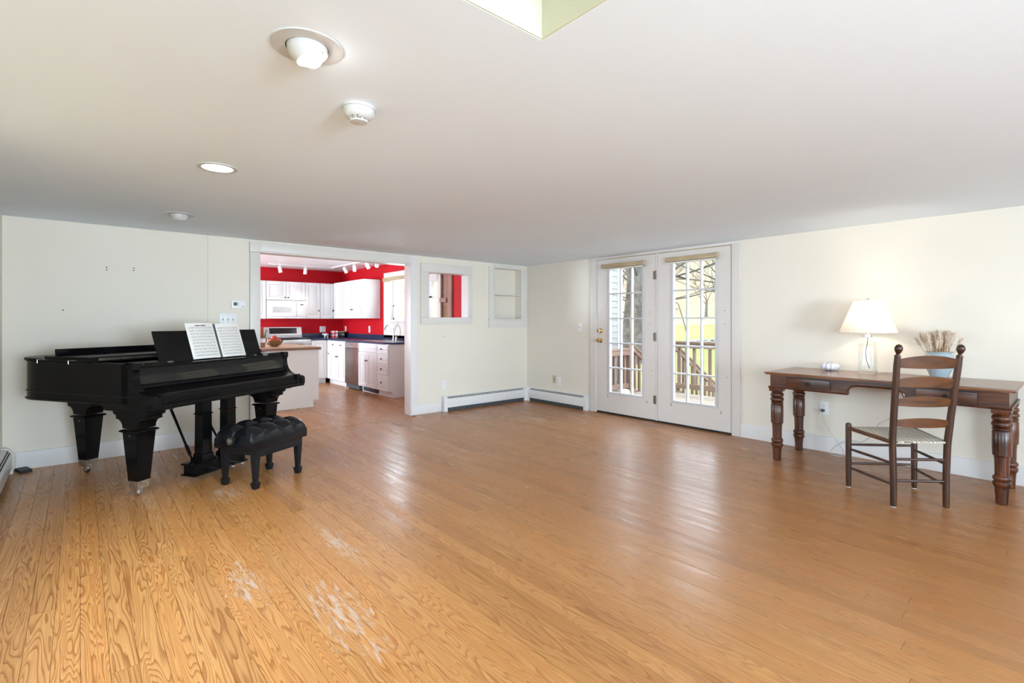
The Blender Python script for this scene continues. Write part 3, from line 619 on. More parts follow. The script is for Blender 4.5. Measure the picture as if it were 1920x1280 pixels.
# ---- open music book on the desk
bk = empty('sheet_music', PO, PA, 'open book of printed piano music on the black music desk', 'sheet music')
A0 = Matrix.Translation((.26, .280, .936)) @ Matrix.Rotation(R(-19), 4, 'X')
def page(x0, x1, hgt, curl):
    m = MB(); m.T = A0; n = 10; uvl = m.bm.loops.layers.uv.new('UVMap'); rows = []
    for k in range(n+1):
        t = k/n; x = x0+(x1-x0)*t; d = -.003-.014*math.sin(math.pi*(t if curl > 0 else t))*.6-(.010*(1-t) if curl > 0 else .010*t)*0
        rows.append((m._v((x, d, 0)), m._v((x, d, hgt)), m._v((x, d+.0015, 0)), m._v((x, d+.0015, hgt)), t))
    for a, b in zip(rows, rows[1:]):
        for (i, j), flip in (((0, 1), 0), ((2, 3), 1)):
            f = m.bm.faces.new((a[i], b[i], b[j], a[j]))
            for lp, (u, v) in zip(f.loops, ((a[4], 0), (b[4], 0), (b[4], 1), (a[4], 1))): lp[uvl].uv = (u, v)
    return m.build('page', 'music', bk, 60)
page(.262, .512, .296, 1); page(.524, .765, .29, -1)
m = MB(); m.T = A0; m.box((.509, -.006, 0), (.527, -.0005, .290)); m.build('spine', 'slot', bk)
tt = MB(); tt.T = A0
for k in range(11):
    if k == 5: continue
    tt.box((.338+.0085*k, -.0145, .270), (.338+.0085*k+.0066, -.0135, .277))
tt.build('title', 'rubber', bk)

# ================================================================== PIANO BENCH
BN = empty('piano_bench', (1.557, -4.254, 0), R(119), 'black tufted leather piano bench with spade feet', 'bench')
hx, hy = .2085, .15
for sx in (-1, 1):
    for sy in (-1, 1):
        g = MB().lathe([(.0235, .29), (.0235, .235), (.015, .062), (.014, .056), (.023, .046), (.024, .040), (.017, 0)], c=(sx*hx, sy*hy, 0), sq=True).build('leg', 'bench', BN, 20)
for s_ in (-1, 1):
    MB().box((-hx-.02, s_*(hy+.018)-.009, .232), (hx+.02, s_*(hy+.018)+.009, .292), .002).build('apron', 'bench', BN)
    MB().box((s_*(hx+.018)-.009, -hy-.02, .250), (s_*(hx+.018)+.009, hy+.02, .292), .002).build('apron', 'bench', BN)
ax, ay = .275, .187
MB().box((-ax, -ay, .288), (ax, ay, .362), .010).build('seat_box', 'leather', BN)
def cushion():
    m = MB(); nu, nv = 84, 56; zb_ = .355; G = []
    for i in range(nu+1):
        u = -1+2*i/nu; r_ = []
        for j in range(nv+1):
            v = -1+2*j/nv
            eu = (1-abs(u)**5)**.33 if abs(u) < 1 else 0; ev = (1-abs(v)**5)**.33 if abs(v) < 1 else 0
            tu = abs(math.sin(math.pi*(u+1)/2*4)); tv = abs(math.sin(math.pi*(v+1)/2*2))
            # diamond-ish tufts: valleys deepest at the buttons
            val = min(tu, tv)**.5*.6+.4*min(tu, 1)**.4*min(tv, 1)**.4; dip = 1-.42*(1-tu)**3*(1-tv)**3
            z = zb_+.112*eu*ev*(.52+.48*val)*dip
            r_.append(m._v((u*(ax+.004)*(1-.03*(1-tv)*abs(u)**6), v*(ay+.004)*(1-.035*(1-tu)*abs(v)**6), z)))
        G.append(r_)
    for i in range(nu):
        for j in range(nv): m.bm.faces.new((G[i][j], G[i+1][j], G[i+1][j+1], G[i][j+1]))
    return m.build('cushion', 'leather', BN, 180)
cu = cushion()
for i in (-1, 0, 1): MB().ball((i*.5*ax, 0, .388), .011, 10, 6, (1, 1, .6)).build('button', 'leather', cu)
for sx in (-1,):
    kb_ = MB().lathe([(.010, 0), (.010, .018), (.026, .020), (.029, .026), (.029, .042), (.024, .048), (.004, .048)], c=(-ax, -.02, .362), n=24, axis=(-1, 0, 0)).build('height_knob', 'rubber', BN)
    MB().lathe([(.022, .0), (.022, .0015), (.010, .003)], c=(-ax-.048, -.02, .362), n=24, axis=(-1, 0, 0)).build('knob_face', 'chrome', kb_)
# small black adapter by the heater
o = MB().prism([(-.07, 0), (.07, 0), (.06, .022), (-.055, .026)], 'y', -.035, .035).build('cord_adapter', 'rubber'); o.location = (.075, -5.69, .0); o.rotation_euler = (0, 0, R(20))
tag(o, 'small black plastic box on the floor beside the left heater', 'adapter')

# ================================================================== WALL PLATES
def plate(name, loc, rz, w_, h_, label, cat, kind, mat='plastic', group=None):
    e = empty(name, loc, rz, label, cat, group)
    MB().box((-w_/2, -.006, -h_/2), (w_/2, 0, h_/2), .0025).build('cover_plate', mat, e)
    if kind == 'outlet':
        for z in (.021, -.021):
            f = MB().lathe([(.016, 0), (.016, .003)], c=(0, -.006, z), n=16, axis=(0, -1, 0)).build('receptacle', 'plastic', e)
            MB().box((-.007, -.0098, z-.002), (-.005, -.009, z+.008)).box((.005, -.0098, z-.002), (.007, -.009, z+.008)).box((-.002, -.0098, z-.011), (.002, -.009, z-.007)).build('slot', 'slot', f)
    if kind.startswith('switch'):
        n = int(kind[6:])
        for k in range(n):
            x = (k-(n-1)/2)*.046
            MB().box((x-.005, -.0075, -.012), (x+.005, -.006, .012)).build('switch_slot', 'slot', e)
            MB().prism([(-.006, -.003), (-.006, .009), (-.017, .011), (-.016, .005)], 'x', x-.004, x+.004).build('toggle', 'plastic', e)
            for z in (-.03, .03): MB().lathe([(.003, 0), (.003, .001)], c=(x, -.006, z), n=8, axis=(0, -1, 0)).build('screw', 'slot', e)
    if kind == 'coax': MB().lathe([(.008, 0), (.008, .004), (.004, .004), (.004, .012)], c=(0, -.006, 0), n=12, axis=(0, -1, 0)).build('jack', 'slot', e)
    return e
plate('wall_outlet', (.0, -1.562, .352), R(90), .072, .116, 'white electrical outlet above the heater under the pass-through', 'outlet', 'outlet')
plate('cable_plate', (.605, 0, .372), 0, .064, .115, 'tan cable plate near the room corner', 'wall plate', 'coax', 'tanplate')
plate('wall_outlet', (.70, 0, .350), 0, .064, .112, 'white electrical outlet beside the tan cable plate', 'outlet', 'outlet')
plate('light_switch', (1.102, 0, 1.152), 0, .075, .118, 'white light switch beside the hinged glass door', 'light switch', 'switch1')
plate('light_switch', (.0, -4.187, 1.255), R(90), .158, .112, 'triple white light switch above the right end of the piano', 'light switch', 'switch3')
plate('wall_outlet', (4.163, 0, .412), 0, .078, .125, 'white electrical outlet under the desk with a plug in it', 'outlet', 'outlet')
e = empty('thermostat', (.0, -4.095, 1.408), R(90), 'white wall thermostat with small grey screen beside the kitchen opening', 'thermostat')
MB().box((-.065, -.022, -.04), (.065, 0, .04), .004).build('housing', 'plastic', e); MB().box((-.045, -.0235, -.012), (-.010, -.0215, .022)).build('display', 'slot', e)
for z in (.012, -.004): MB().box((.0, -.0235, z-.003), (.006, -.0215, z+.003)).build('button', 'slot', e)
MB().box((.034, -.0232, -.024), (.05, -.0218, -.018)).build('logo', 'slot', e)

# ================================================================== CEILING FIXTURES
e = empty('eyeball_downlight', (4.183, -4.797, H), 0, 'lit white eyeball downlight with a bare bulb', 'ceiling light', 'recessed ceiling lights')
def ring(r0, r1, z0, z1, name, mat, par, n=40): MB().lathe([(r0, z0), (r1, z0), (r1, z1), (r0, z1), (r0, z0)], n=n, cap=False).build(name, mat, par)
ring(.064, .107, -.004, .001, 'trim_ring', 'ceilplastic', e)
MB().lathe([(.066, .0), (.066, -.002)], n=32).build('gap', 'dark', e)
tilt = Vector((.12, .38, -1)).normalized()
MB().lathe([(.005, -.05), (.04, -.045), (.058, -.02), (.062, .0), (.060, .018), (.052, .036), (.049, .042), (.046, .040), (.046, .0)], c=(0, 0, .004), n=32, axis=tilt, cap=False).build('eyeball', 'ceilplastic', e)
MB().ball(Vector((0, 0, .004))+tilt*.034, .034, 20, 12).build('bulb', 'bulb', e)
def lamp_light(name, loc, power, r, col=(1, .95, .86), aim=None, size=R(120)):
    l = bpy.data.lights.new(name, 'SPOT' if aim else 'POINT'); l.energy = power; l.color = col; l.shadow_soft_size = r
    if aim: l.spot_size = size; l.spot_blend = .8
    o = bpy.data.objects.new(name, l); COL.objects.link(o); o.location = loc
    if aim: o.rotation_euler = Vector(aim).to_track_quat('-Z', 'Y').to_euler()
    return o
lamp_light('eyeball_bulb_light', Vector((4.183, -4.797, H))+tilt*.09, 5, .03, aim=tilt, size=R(140))
e = empty('recessed_downlight', (2.586, -4.753, H), 0, 'round lit recessed downlight flush with the ceiling', 'ceiling light', 'recessed ceiling lights')
ring(.078, .100, -.005, .001, 'trim_ring', 'ceilplastic', e); MB().lathe([(.078, -.003), (.078, -.0005)], n=36).build('lens', 'lens', e)
lamp_light('recessed_light', (2.586, -4.753, H-.02), 6, .07, aim=(0, 0, -1), size=R(150))
e = empty('eyeball_downlight', (.97, -4.731, H), 0, 'unlit white eyeball downlight nearest the piano wall', 'ceiling light', 'recessed ceiling lights')
ring(.064, .112, -.004, .001, 'trim_ring', 'ceilplastic', e); MB().lathe([(.066, .0), (.066, -.002)], n=32).build('gap', 'dark', e)
t2_ = Vector((-.25, -.05, -1)).normalized()
MB().lathe([(.005, -.05), (.04, -.045), (.058, -.02), (.062, .0), (.060, .018), (.052, .036), (.049, .042), (.046, .040), (.046, .0), (.01, -.01)], c=(0, 0, .002), n=32, axis=t2_, cap=False).build('eyeball', 'ceilplastic', e)
MB().lathe([(.046, .0), (.01, .002)], c=Vector((0, 0, .002))+t2_*.030, n=24, axis=t2_).build('dark_lens', 'dark', e)
e = empty('smoke_detector', (3.862, -4.485, H), 0, 'white round smoke detector on the ceiling', 'smoke detector')
MB().lathe([(.066, 0), (.066, -.010), (.060, -.012)], n=36).build('base', 'ceilplastic', e)
MB().lathe([(.062, -.011), (.063, -.020), (.058, -.034), (.046, -.046), (.034, -.050)], n=36).build('body', 'ceilplastic', e)
MB().lathe([(.030, -.048), (.030, -.056)], n=30).build('vent_gap', 'dark', e)
MB().lathe([(.036, -.054), (.034, -.060), (.020, -.062)], n=30).build('cap', 'ceilplastic', e)
for k in range(8):
    a = k*math.pi/4; MB().box((-.003, .029, -.056), (.003, .036, -.047)).build('vent_rib', 'ceilplastic', e, rz=a)
for a in (0.4, .9): MB().ball((.044*math.cos(a-1.4), .044*math.sin(a-1.4), -.046), .003, 8, 6).build('test_hole', 'dark', e)

# ================================================================== WRITING DESK
D = empty('writing_desk', (3.92, -.735, 0), 0, 'dark wooden writing desk with turned legs and two small drawers', 'desk')
DL, DW, DZ = 1.572, .70, .785
MB().prism([(0, .763), (.012, .768), (.012, .773), (0, .785), (DL, .785), (DL-.012, .773), (DL-.012, .768), (DL, .763)], 'y', .0, DW).build('desk_top', 'desktop_lit', D)
MB().box((-.003, -.006, .770), (DL+.003, DW, .7845), .005).build('top_edge', 'desktop_lit', D)
f0 = .045     # front apron plane
def apron(x0, x1): return [(x0, .655), (x0, .764), (x1, .764), (x1, .655)]
MB().prism([(.03, .645), (.03, .764), (DL-.03, .764), (DL-.03, .645), (.985, .645), (.985, .675)] + bez((.985, .675), (.985, .70), (.97, .715), (.93, .722), 5) + bez((.68, .722), (.64, .715), (.625, .70), (.625, .675), 5) + [(.625, .645)], 'y', f0, f0+.03).build('front_apron', 'desk', D)
MB().tube([(.015, f0-.004, .650), (.625, f0-.004, .650), (.625, f0-.004, .675), (.635, f0-.004, .702), (.665, f0-.004, .718), (.70, f0-.004, .723), (.91, f0-.004, .723), (.945, f0-.004, .718), (.975, f0-.004, .702), (.985, f0-.004, .675), (.985, f0-.004, .650), (DL-.015, f0-.004, .650)], .0085, 6).build('apron_bead', 'deskleg', D)
for x in (.03, DL-.055): MB().box((x, f0+.031, .645), (x+.025, DW-.05, .764)).build('side_apron', 'desk', D)
for x in (.016, DL-.03): MB().box((x, f0, .642), (x+.014, DW-.045, .658), .003).build('side_bead', 'deskleg', D)
MB().box((.03, DW-.075, .66), (DL-.03, DW-.05, .764)).build('back_apron', 'desk', D)
for x0 in (.165, 1.05):
    d = MB().box((x0, f0-.012, .668), (x0+.335, f0+.002, .744), .003).build('drawer', 'desk', D)
    MB().box((x0-.004, f0-.001, .664), (x0+.339, f0+.0005, .748)).build('drawer_gap', 'dark', d)
    MB().lathe([(.010, 0), (.010, .004), (.004, .006), (.004, .012)], c=(x0+.17, f0-.012, .708), n=12, axis=(0, -1, 0)).build('handle_rose', 'iron', d)
    MB().tube([(x0+.17+.015*math.sin(a), f0-.022, .700+.015*math.cos(a)) for a in (2*math.pi*k/16 for k in range(17))], .0028, 6).build('ring_pull', 'iron', d)
lp = [(.030, .0), (.034, .004), (.036, .06), (.040, .105), (.040, .112), (.046, .120), (.052, .135), (.050, .150), (.042, .156), (.049, .164), (.053, .176), (.048, .188), (.040, .196), (.041, .28), (.044, .318), (.044, .322), (.053, .330), (.055, .40), (.054, .49), (.049, .498), (.047, .500), (.055, .505), (.055, .512), (.046, .516), (.054, .524), (.059, .538), (.055, .552), (.046, .558), (.054, .566), (.058, .580), (.053, .594), (.044, .600), (.052, .612)]
for x, y in ((.066, .10), (1.502, .10), (.066, DW-.085), (1.502, DW-.085)):
    g = MB().lathe([(r_*.93, z) for r_, z in lp], c=(x, y, 0), n=28).build('leg', 'deskleg', D, 40)
    MB().box((x-.05, y-.05, .612), (x+.05, y+.05, .66), .004).build('leg_block', 'deskleg', g)

# ---- things on the desk
L = empty('table_lamp', (4.575, -.262, DZ), 0, 'table lamp with a clear glass bottle base and white cone shade', 'lamp')
n_ = 32
def rsq(pr, c=(0, 0, 0), e=4.):    # rounded square section
    m = MB(); rings = []
    for r_, z in pr:
        rings.append([m._v((c[0]+r_*math.copysign(abs(math.cos(a))**(2/e), math.cos(a)), c[1]+r_*math.copysign(abs(math.sin(a))**(2/e), math.sin(a)), z)) for a in (2*math.pi*k/n_ for k in range(n_))])
    for A, Bq in zip(rings, rings[1:]):
        for i in range(n_): m.bm.faces.new((A[i], A[(i+1) % n_], Bq[(i+1) % n_], Bq[i]))
    m.bm.faces.new(list(reversed(rings[0]))); m.bm.faces.new(rings[-1]); return m
rsq([(.050, .001), (.060, .004), (.064, .02), (.064, .235), (.060, .262), (.040, .278), (.028, .284), (.026, .325), (.022, .325), (.024, .283), (.037, .274), (.056, .258), (.060, .235), (.060, .035), (.050, .028)]).build('glass_base', 'thinglass', L, 50)
MB().lathe([(.030, .316), (.030, .332), (.012, .336), (.012, .40)], n=20).build('socket', 'chrome', L)
MB().tube([(0, 0, .33), (-.004, .002, .26), (-.018, .004, .19), (-.010, .002, .11), (.012, .0, .045)], .003, 6).build('inner_cord', 'rubber', L)
sb, stp = .350, .628
MB().lathe([(.208, sb), (.100, stp), (.0985, stp), (.2065, sb), (.208, sb)], n=48, cap=False).build('lamp_shade', 'shade', L, 60)
for r_, z in ((.208, sb), (.1005, stp)): MB().tube([(r_*math.cos(a), r_*math.sin(a), z) for a in (2*math.pi*k/48 for k in range(49))], .0025, 6).build('shade_binding', 'wheatpale', L)
MB().ball((0, 0, .45), .030, 16, 10).build('bulb', 'lens', L)
MB().tube([(0, 0, .40), (.09, 0, .46), (.09, 0, .58), (0, 0, .615), (-.09, 0, .58), (-.09, 0, .46), (0, 0, .40)], .0025, 6).build('harp', 'chrome', L)
MB().tube([(-.099, 0, stp-.004), (.099, 0, stp-.004)], .0018, 6).build('shade_spider', 'chrome', L)
MB().lathe([(.006, .612), (.009, .636), (.004, .646)], n=12).build('finial', 'chrome', L)
lamp_light('table_lamp_light', (4.575, -.262, DZ+.50), 2.6, .035, (1, .87, .70))

pk = empty('pumpkin', (4.262, -.165, DZ), 0, 'small white ceramic pumpkin on the desk', 'pumpkin')
m = MB(); G = []
for i in range(61):
    a = 2*math.pi*i/60; rib = 1-.16*(1-abs(math.sin(a*5)))**2; r2 = []
    for j in range(15):
        t = -math.pi/2+math.pi*j/14; rr = .076*(math.cos(t)**.55 if abs(t) < 1.57 else 0.0)*rib; z = .037+.036*math.sin(t)*(1-.25*(1-rib)*4)-(.010 if j > 12 else 0)
        r2.append(m._v((rr*math.cos(a), rr*math.sin(a), max(z, .0008))))
    G.append(r2)
for i in range(60):
    for j in range(14): m.bm.faces.new((G[i][j], G[i+1][j], G[i+1][j+1], G[i][j+1]))
bmesh.ops.remove_doubles(m.bm, verts=m.bm.verts, dist=1e-5); m.build('body', 'ceramic', pk, 60)
MB().tube([(0, 0, .060), (.002, 0, .074), (.010, .002, .082)], [.009, .006, .007], 8).build('stem', 'ceramic', pk)

vs = empty('vase', (5.035, -.215, DZ), 0, 'pale blue glazed vase behind the ladder-back chair', 'vase')
MB().lathe([(.048, 0), (.052, .004), (.095, .105), (.108, .150), (.100, .172), (.075, .186), (.072, .193), (.086, .206), (.089, .209), (.085, .210), (.066, .196), (.066, .188), (.09, .168), (.098, .150), (.085, .105), (.045, .012), (.01, .010)], n=40).build('body', 'bluevase', vs, 50)
wb_ = empty('dried_wheat_bunch', (5.035, -.215, DZ+.02), 0, 'bunch of dried wheat standing in the blue vase', 'dried flowers')
stalk = MB(); stalk.tube([(0, 0, 0), (0, 0, .2)], .0018, 5)
me_s = stalk.build('stalk', 'wheat', wb_); ear = MB(); ear.lathe([(.002, .19), (.0075, .205), (.010, .225), (.008, .25), (.004, .268), (.001, .285)], n=7)
for k in range(9):
    a = k*2.4; z = .203+.007*k; ear.tube([(0.006*math.cos(a), .006*math.sin(a), z), (.016*math.cos(a), .016*math.sin(a), z+.035)], [.0035, .0008], 4)
me_e = ear.build('ear', 'wheatpale', me_s)
rw = random.Random(5)
for k in range(90):
    s1 = me_s if k == 0 else me_s.copy(); e1 = me_e if k == 0 else me_e.copy()
    if k: COL.objects.link(s1); COL.objects.link(e1); s1.parent = wb_; e1.parent = s1
    a = rw.uniform(0, 2*math.pi); rr = .045*math.sqrt(rw.random()); tl = rw.uniform(.08, .50)
    s1.location = (rr*.9*math.cos(a), rr*.9*math.sin(a), .05+rw.uniform(-.03, .03)); s1.rotation_euler = (rw.uniform(-.1, .1)-math.sin(a)*tl*rr/.045, math.cos(a)*tl*rr/.045+rw.uniform(-.1, .1), rw.uniform(0, 6))
# lamp cord from the desk to the outlet, loop on the floor
cord = empty('lamp_cord', (4.163, -.02, .39), 0, 'thin clear lamp cord looping on the floor under the desk', 'cord')
def CR(pts, n=8):
    out = []; q = [Vector(p) for p in pts]; q = [q[0]]+q+[q[-1]]
    for i in range(1, len(q)-2):
        for k in range(n):
            t = k/n; a, b, c_, d = q[i-1:i+3]
            out.append(.5*((2*b)+(c_-a)*t+(2*a-5*b+4*c_-d)*t*t+(3*b-a-3*c_+d)*t**3))
    return out+[q[-2]]
wp = [(4.163, -.03, .385), (4.165, -.045, .34), (4.19, -.05, .27), (4.25, -.05, .17), (4.30, -.05, .10), (4.34, -.06, .035), (4.33, -.10, .006), (4.27, -.12, .006), (4.24, -.07, .03), (4.30, -.05, .10), (4.38, -.045, .145), (4.47, -.045, .15), (4.55, -.045, .22), (4.60, -.045, .33), (4.68, -.04, .40), (4.71, -.035, .52), (4.705, -.03, .66), (4.70, -.03, .775), (4.66, -.09, .792), (4.62, -.2, .789)]
MB().tube([p-Vector((4.163, -.02, .39)) for p in CR(wp)], .0026, 6).build('wire', 'cord', cord)
lo2 = [(4.33, -.10, .004), (4.40, -.13, .004), (4.42, -.09, .004), (4.36, -.07, .004), (4.29, -.085, .004), (4.28, -.12, .004), (4.33, -.14, .004)]
MB().tube([p-Vector((4.163, -.02, .39)) for p in CR(lo2)], .0026, 6).build('wire_loop', 'cord', cord)
MB().box((-.012, -.028, -.012), (.012, .008, .012), .003).build('plug', 'slot', cord)

# ================================================================== LADDER-BACK CHAIR
bL, bR, fL, fR = (Vector(p) for p in ((4.953, -1.243, 0), (5.187, -1.002, 0), (4.633, -1.006, 0), (4.962, -.682, 0)))
cen = (bL+bR+fL+fR)/4; cang = math.atan2((fR-fL).y, (fR-fL).x)
CH = empty('ladder_back_chair', cen, cang, 'dark wooden ladder-back chair with a woven tape seat', 'chair')
inv = Matrix.Rotation(-cang, 3, 'Z')
bL, bR, fL, fR = (inv @ (p-cen) for p in (bL, bR, fL, fR))
lean = Vector((0, -.085, 0))
def post(b, top): 
    def at(z): return b+Vector((0, 0, z))+lean*max(0, (z-.40)/.66)**1.15+Vector((math.copysign(.026, b.x)*max(0, (z-.2)/.86), 0, 0))
    m = MB(); zs = [0, .03, .2, .42, .6, .8, .95, 1.0]; m.tube([at(z) for z in zs], [.0165, .0185, .0195, .0205, .0205, .020, .0195, .017], 14)
    o = m.build('back_post', 'chair', CH); t = at(1.0)
    MB().lathe([(.016, -.004), (.0185, .003), (.0175, .010), (.010, .017), (.0105, .024), (.017, .034), (.0235, .052), (.0225, .066), (.015, .080), (.004, .086)], c=t, n=18, axis=lean*1.6+Vector((0, 0, .66))).build('finial', 'chair', o, 60)
    return at
pl, pr_ = post(bL, 1), post(bR, 1)
for f in (fL, fR):
    o = MB().lathe([(.015, 0.004), (.0175, .03), (.0195, .2), (.0195, .455), (.018, .470), (.010, .476)], c=f, n=14).build('front_leg', 'chair', CH)
    MB().lathe([(.015, 0), (.015, .004)], c=f, n=12).build('floor_pad', 'ceramic', o)
MB().lathe([(.0175, 0), (.0175, .003)], c=bL, n=12).build('floor_pad', 'ceramic', CH)
def slat(z0, z1, arch):
    a0, a1, b0, b1 = pl(z0), pl(z1), pr_(z0), pr_(z1); m = MB(); n = 12; rows = []
    for k in range(n+1):
        t = k/n; s_ = 4*t*(1-t); bow = Vector((0, -.022*s_, 0)); up_ = Vector((0, 0, arch*s_)); lo = a0.lerp(b0, t)+bow+Vector((0, 0, .006*(1-s_))); hi = a1.lerp(b1, t)+bow+up_-Vector((0, 0, .008*(1-s_))); th = Vector((0, .004, 0))
        rows.append([m._v(lo-th), m._v(hi-th), m._v(hi+th), m._v(lo+th)])
    for A, Bq in zip(rows, rows[1:]):
        for i in range(4): m.bm.faces.new((A[i], A[(i+1) % 4], Bq[(i+1) % 4], Bq[i]))
    m.bm.faces.new(rows[0]); m.bm.faces.new(rows[-1]); bmesh.ops.recalc_face_normals(m.bm, faces=m.bm.faces); m.build('slat', 'slat', CH, 50)
for z0, z1, ar in ((.925, .992, .020), (.800, .860, .016), (.672, .728, .014), (.532, .585, .012)): slat(z0, z1, ar)
def rung(a, b, za, zb, r=.0095): 
    a = a+Vector((0, 0, za)); b = b+Vector((0, 0, zb)); MB().tube([a, a.lerp(b, .3), a.lerp(b, .7), b], [r*.8, r, r, r*.8], 10).build('rung', 'chair', CH)
rung(fL, fR, .315, .315); rung(fL, fR, .175, .175); rung(bL, bR, .315, .315); rung(bL, bR, .172, .172)
rung(fL, bL, .285, .285); rung(fR, bR, .285, .285); rung(fL, bL, .145, .145); rung(fR, bR, .145, .145)
for a, b in ((fL, bL), (fR, bR)): MB().tube([a+Vector((0, 0, .437)), b+Vector((0, 0, .425))], .0135, 10).build('seat_rail', 'slat', CH)
m = MB(); top = []; bot = []
for i in range(13):
    u = i/12; rt, rb = [], []
    for j in range(13):
        v = j/12; p = (bL.lerp(bR, u)).lerp(fL.lerp(fR, u), v); p = p+Vector((0, (v-.5)*.02, 0)); ed = min(u, 1-u, v, 1-v)
        z = .437+.010*v+.012*min(1, ed*8)-.012*math.sin(math.pi*u)*math.sin(math.pi*v)
        rt.append(m._v((p.x, p.y, z))); rb.append(m._v((p.x, p.y, z-.026*min(1, .45+ed*6))))
    top.append(rt); bot.append(rb)
for i in range(12):
    for j in range(12):
        m.bm.faces.new((top[i][j], top[i+1][j], top[i+1][j+1], top[i][j+1])); m.bm.faces.new((bot[i][j], bot[i][j+1], bot[i+1][j+1], bot[i+1][j]))
for k in range(12):
    m.bm.faces.new((top[k][0], bot[k][0], bot[k+1][0], top[k+1][0])); m.bm.faces.new((top[k+1][12], bot[k+1][12], bot[k][12], top[k][12])); m.bm.faces.new((top[0][k+1], bot[0][k+1], bot[0][k], top[0][k])); m.bm.faces.new((top[12][k], bot[12][k], bot[12][k+1], top[12][k+1]))
m.build('woven_seat', 'weave', CH, 60)

# ================================================================== KITCHEN
def panel(name, par, x0, x1, z0, z1, knob=None, mat='white', flat=False, y=0.):
    """raised panel door or drawer front; local front faces -y"""
    m = MB().box((x0, y-.010, z0), (x1, y, z1)); fw = .05 if not flat else .028
    if x1-x0 > .16 and z1-z0 > .10:
        for a, b in (((x0, y-.019, z0), (x0+fw, y-.0105, z1)), ((x1-fw, y-.019, z0), (x1, y-.0105, z1)), ((x0+fw, y-.019, z0), (x1-fw, y-.0105, z0+fw)), ((x0+fw, y-.019, z1-fw), (x1-fw, y-.0105, z1))): m.box(a, b, .0015)
        q = fw+.022
        if x1-x0 > 2*q+.03 and z1-z0 > 2*q+.02: m.box((x0+q, y-.019, z0+q), (x1-q, y-.0105, z1-q), .003)
    d = m.build(name, mat, par, 30)
    if knob:
        kx, kz = knob
        MB().lathe([(.006, 0), (.005, .012), (.013, .018), (.014, .024), (.006, .029)], c=(kx, y-.019, kz), n=12, axis=(0, -1, 0)).build('knob', 'iron', d)
    return d
def cab(name, loc, rz, w, h, d, label, group): 
    e = empty(name, loc, rz, label, 'cabinet', group); MB().box((0, .001, 0), (w, d, h)).build('body', 'white', e); return e
UG, BG = 'white upper kitchen cabinets', 'white lower kitchen cabinets'
g_ = .003
# uppers on the stove wall (face x = -4.47, local x -> +y)
def up_stove(y0, y1, z0, z1, doors, label):
    e = cab('wall_cabinet', (-4.47, y0+g_/2, z0), R(90), y1-y0-g_, z1-z0, .329, label, UG); w = y1-y0-g_
    for a, b, side in doors: panel('door', e, a+.003, b-.003, .005, z1-z0-.005, ((b-.03) if side > 0 else (a+.03), .16 if z1-z0 > .5 else .05))
up_stove(-3.35, -2.655, 1.28, 2.01, [(0, .345, 1), (.345, .69, -1)], 'white upper cabinet left of the microwave, cut by the opening edge')
up_stove(-2.655, -1.925, 1.645, 2.01, [(0, .363, 1), (.363, .727, -1)], 'short white two-door cabinet above the microwave')
up_stove(-1.925, -1.635, 1.285, 2.01, [(0, .287, 1)], 'narrow white upper cabinet right of the microwave')
up_stove(-1.635, -1.352, 1.285, 2.01, [(0, .280, 1)], 'white upper cabinet in the red corner of the kitchen')
e = cab('wall_cabinet', (-4.47, -1.35, 1.288), 0, 1.455, .735, .329, 'long white upper cabinet on the window wall ending before the window', UG)
for a, b, s_ in ((.06, .50, -1), (.50, .98, 1), (.98, 1.452, -1)): panel('door', e, a+.003, b-.003, .005, .73, ((b-.03) if s_ > 0 else (a+.03), .17))
# microwave
e = empty('microwave', (-4.42, -2.645, 1.285), R(90), 'white over-range microwave under the short cabinet', 'microwave')
MB().box((0, .001, 0), (.715, .375, .352), .006).build('body', 'white', e)
MB().box((.005, -.018, .04), (.535, 0, .345), .006).build('door', 'white', e); MB().box((.09, -.0195, .115), (.455, -.0175, .225)).build('window', 'steel', e)
MB().box((.08, -.019, .105), (.465, -.0183, .235)).build('window_frame', 'plastic', e)
MB().tube([(.515, -.02, .06), (.515, -.045, .08), (.515, -.05, .19), (.515, -.045, .30), (.515, -.02, .32)], .010, 8).build('handle', 'white', e)
MB().box((.54, -.016, .04), (.71, 0, .345), .004).build('control_panel', 'white', e); MB().box((.60, -.0175, .265), (.66, -.0155, .285)).build('display', 'slot', e)
MB().box((.005, -.01, .003), (.71, 0, .036), .003).build('vent', 'white', e); MB().box((.30, -.012, .012), (.40, -.0095, .02)).build('logo', 'steel', e)
# stove
e = empty('kitchen_range', (-4.12, -2.635, 0), R(90), 'stainless range with a black cooktop and upright back panel', 'stove')
MB().box((0, .03, .0), (.715, .66, .885)).build('body', 'black', e); MB().box((.005, .0, .16), (.71, .03, .78), .006).build('oven_door', 'steel', e)
MB().box((.005, .0, .02), (.71, .03, .15), .005).build('drawer', 'steel', e); MB().box((.005, .002, .79), (.71, .03, .88), .005).build('front_panel', 'steel', e)
MB().tube([(.05, -.04, .73), (.66, -.04, .73)], .012, 10).box((.06, -.04, .72), (.08, .0, .74)).box((.63, -.04, .72), (.65, .0, .74)).build('handle', 'steel', e)
MB().box((-.002, .0, .885), (.717, .60, .912), .006).build('cooktop', 'black', e)
MB().prism([(.56, .90), (.56, .96), (.575, .96), (.60, 1.115), (.655, 1.115), (.655, .90)], 'x', .0, .715).build('back_panel', 'steel', e)
MB().prism([(.578, .985), (.597, 1.098), (.594, 1.099), (.575, .986)], 'x', .10, .62).build('control_glass', 'black', e)
for x, yq in ((.19, .16), (.52, .16), (.19, .43), (.52, .43)): MB().lathe([(.095, .912), (.095, .9135), (.088, .9135), (.088, .912)], c=(x, yq, 0), n=24).build('burner_ring', 'slot', e)
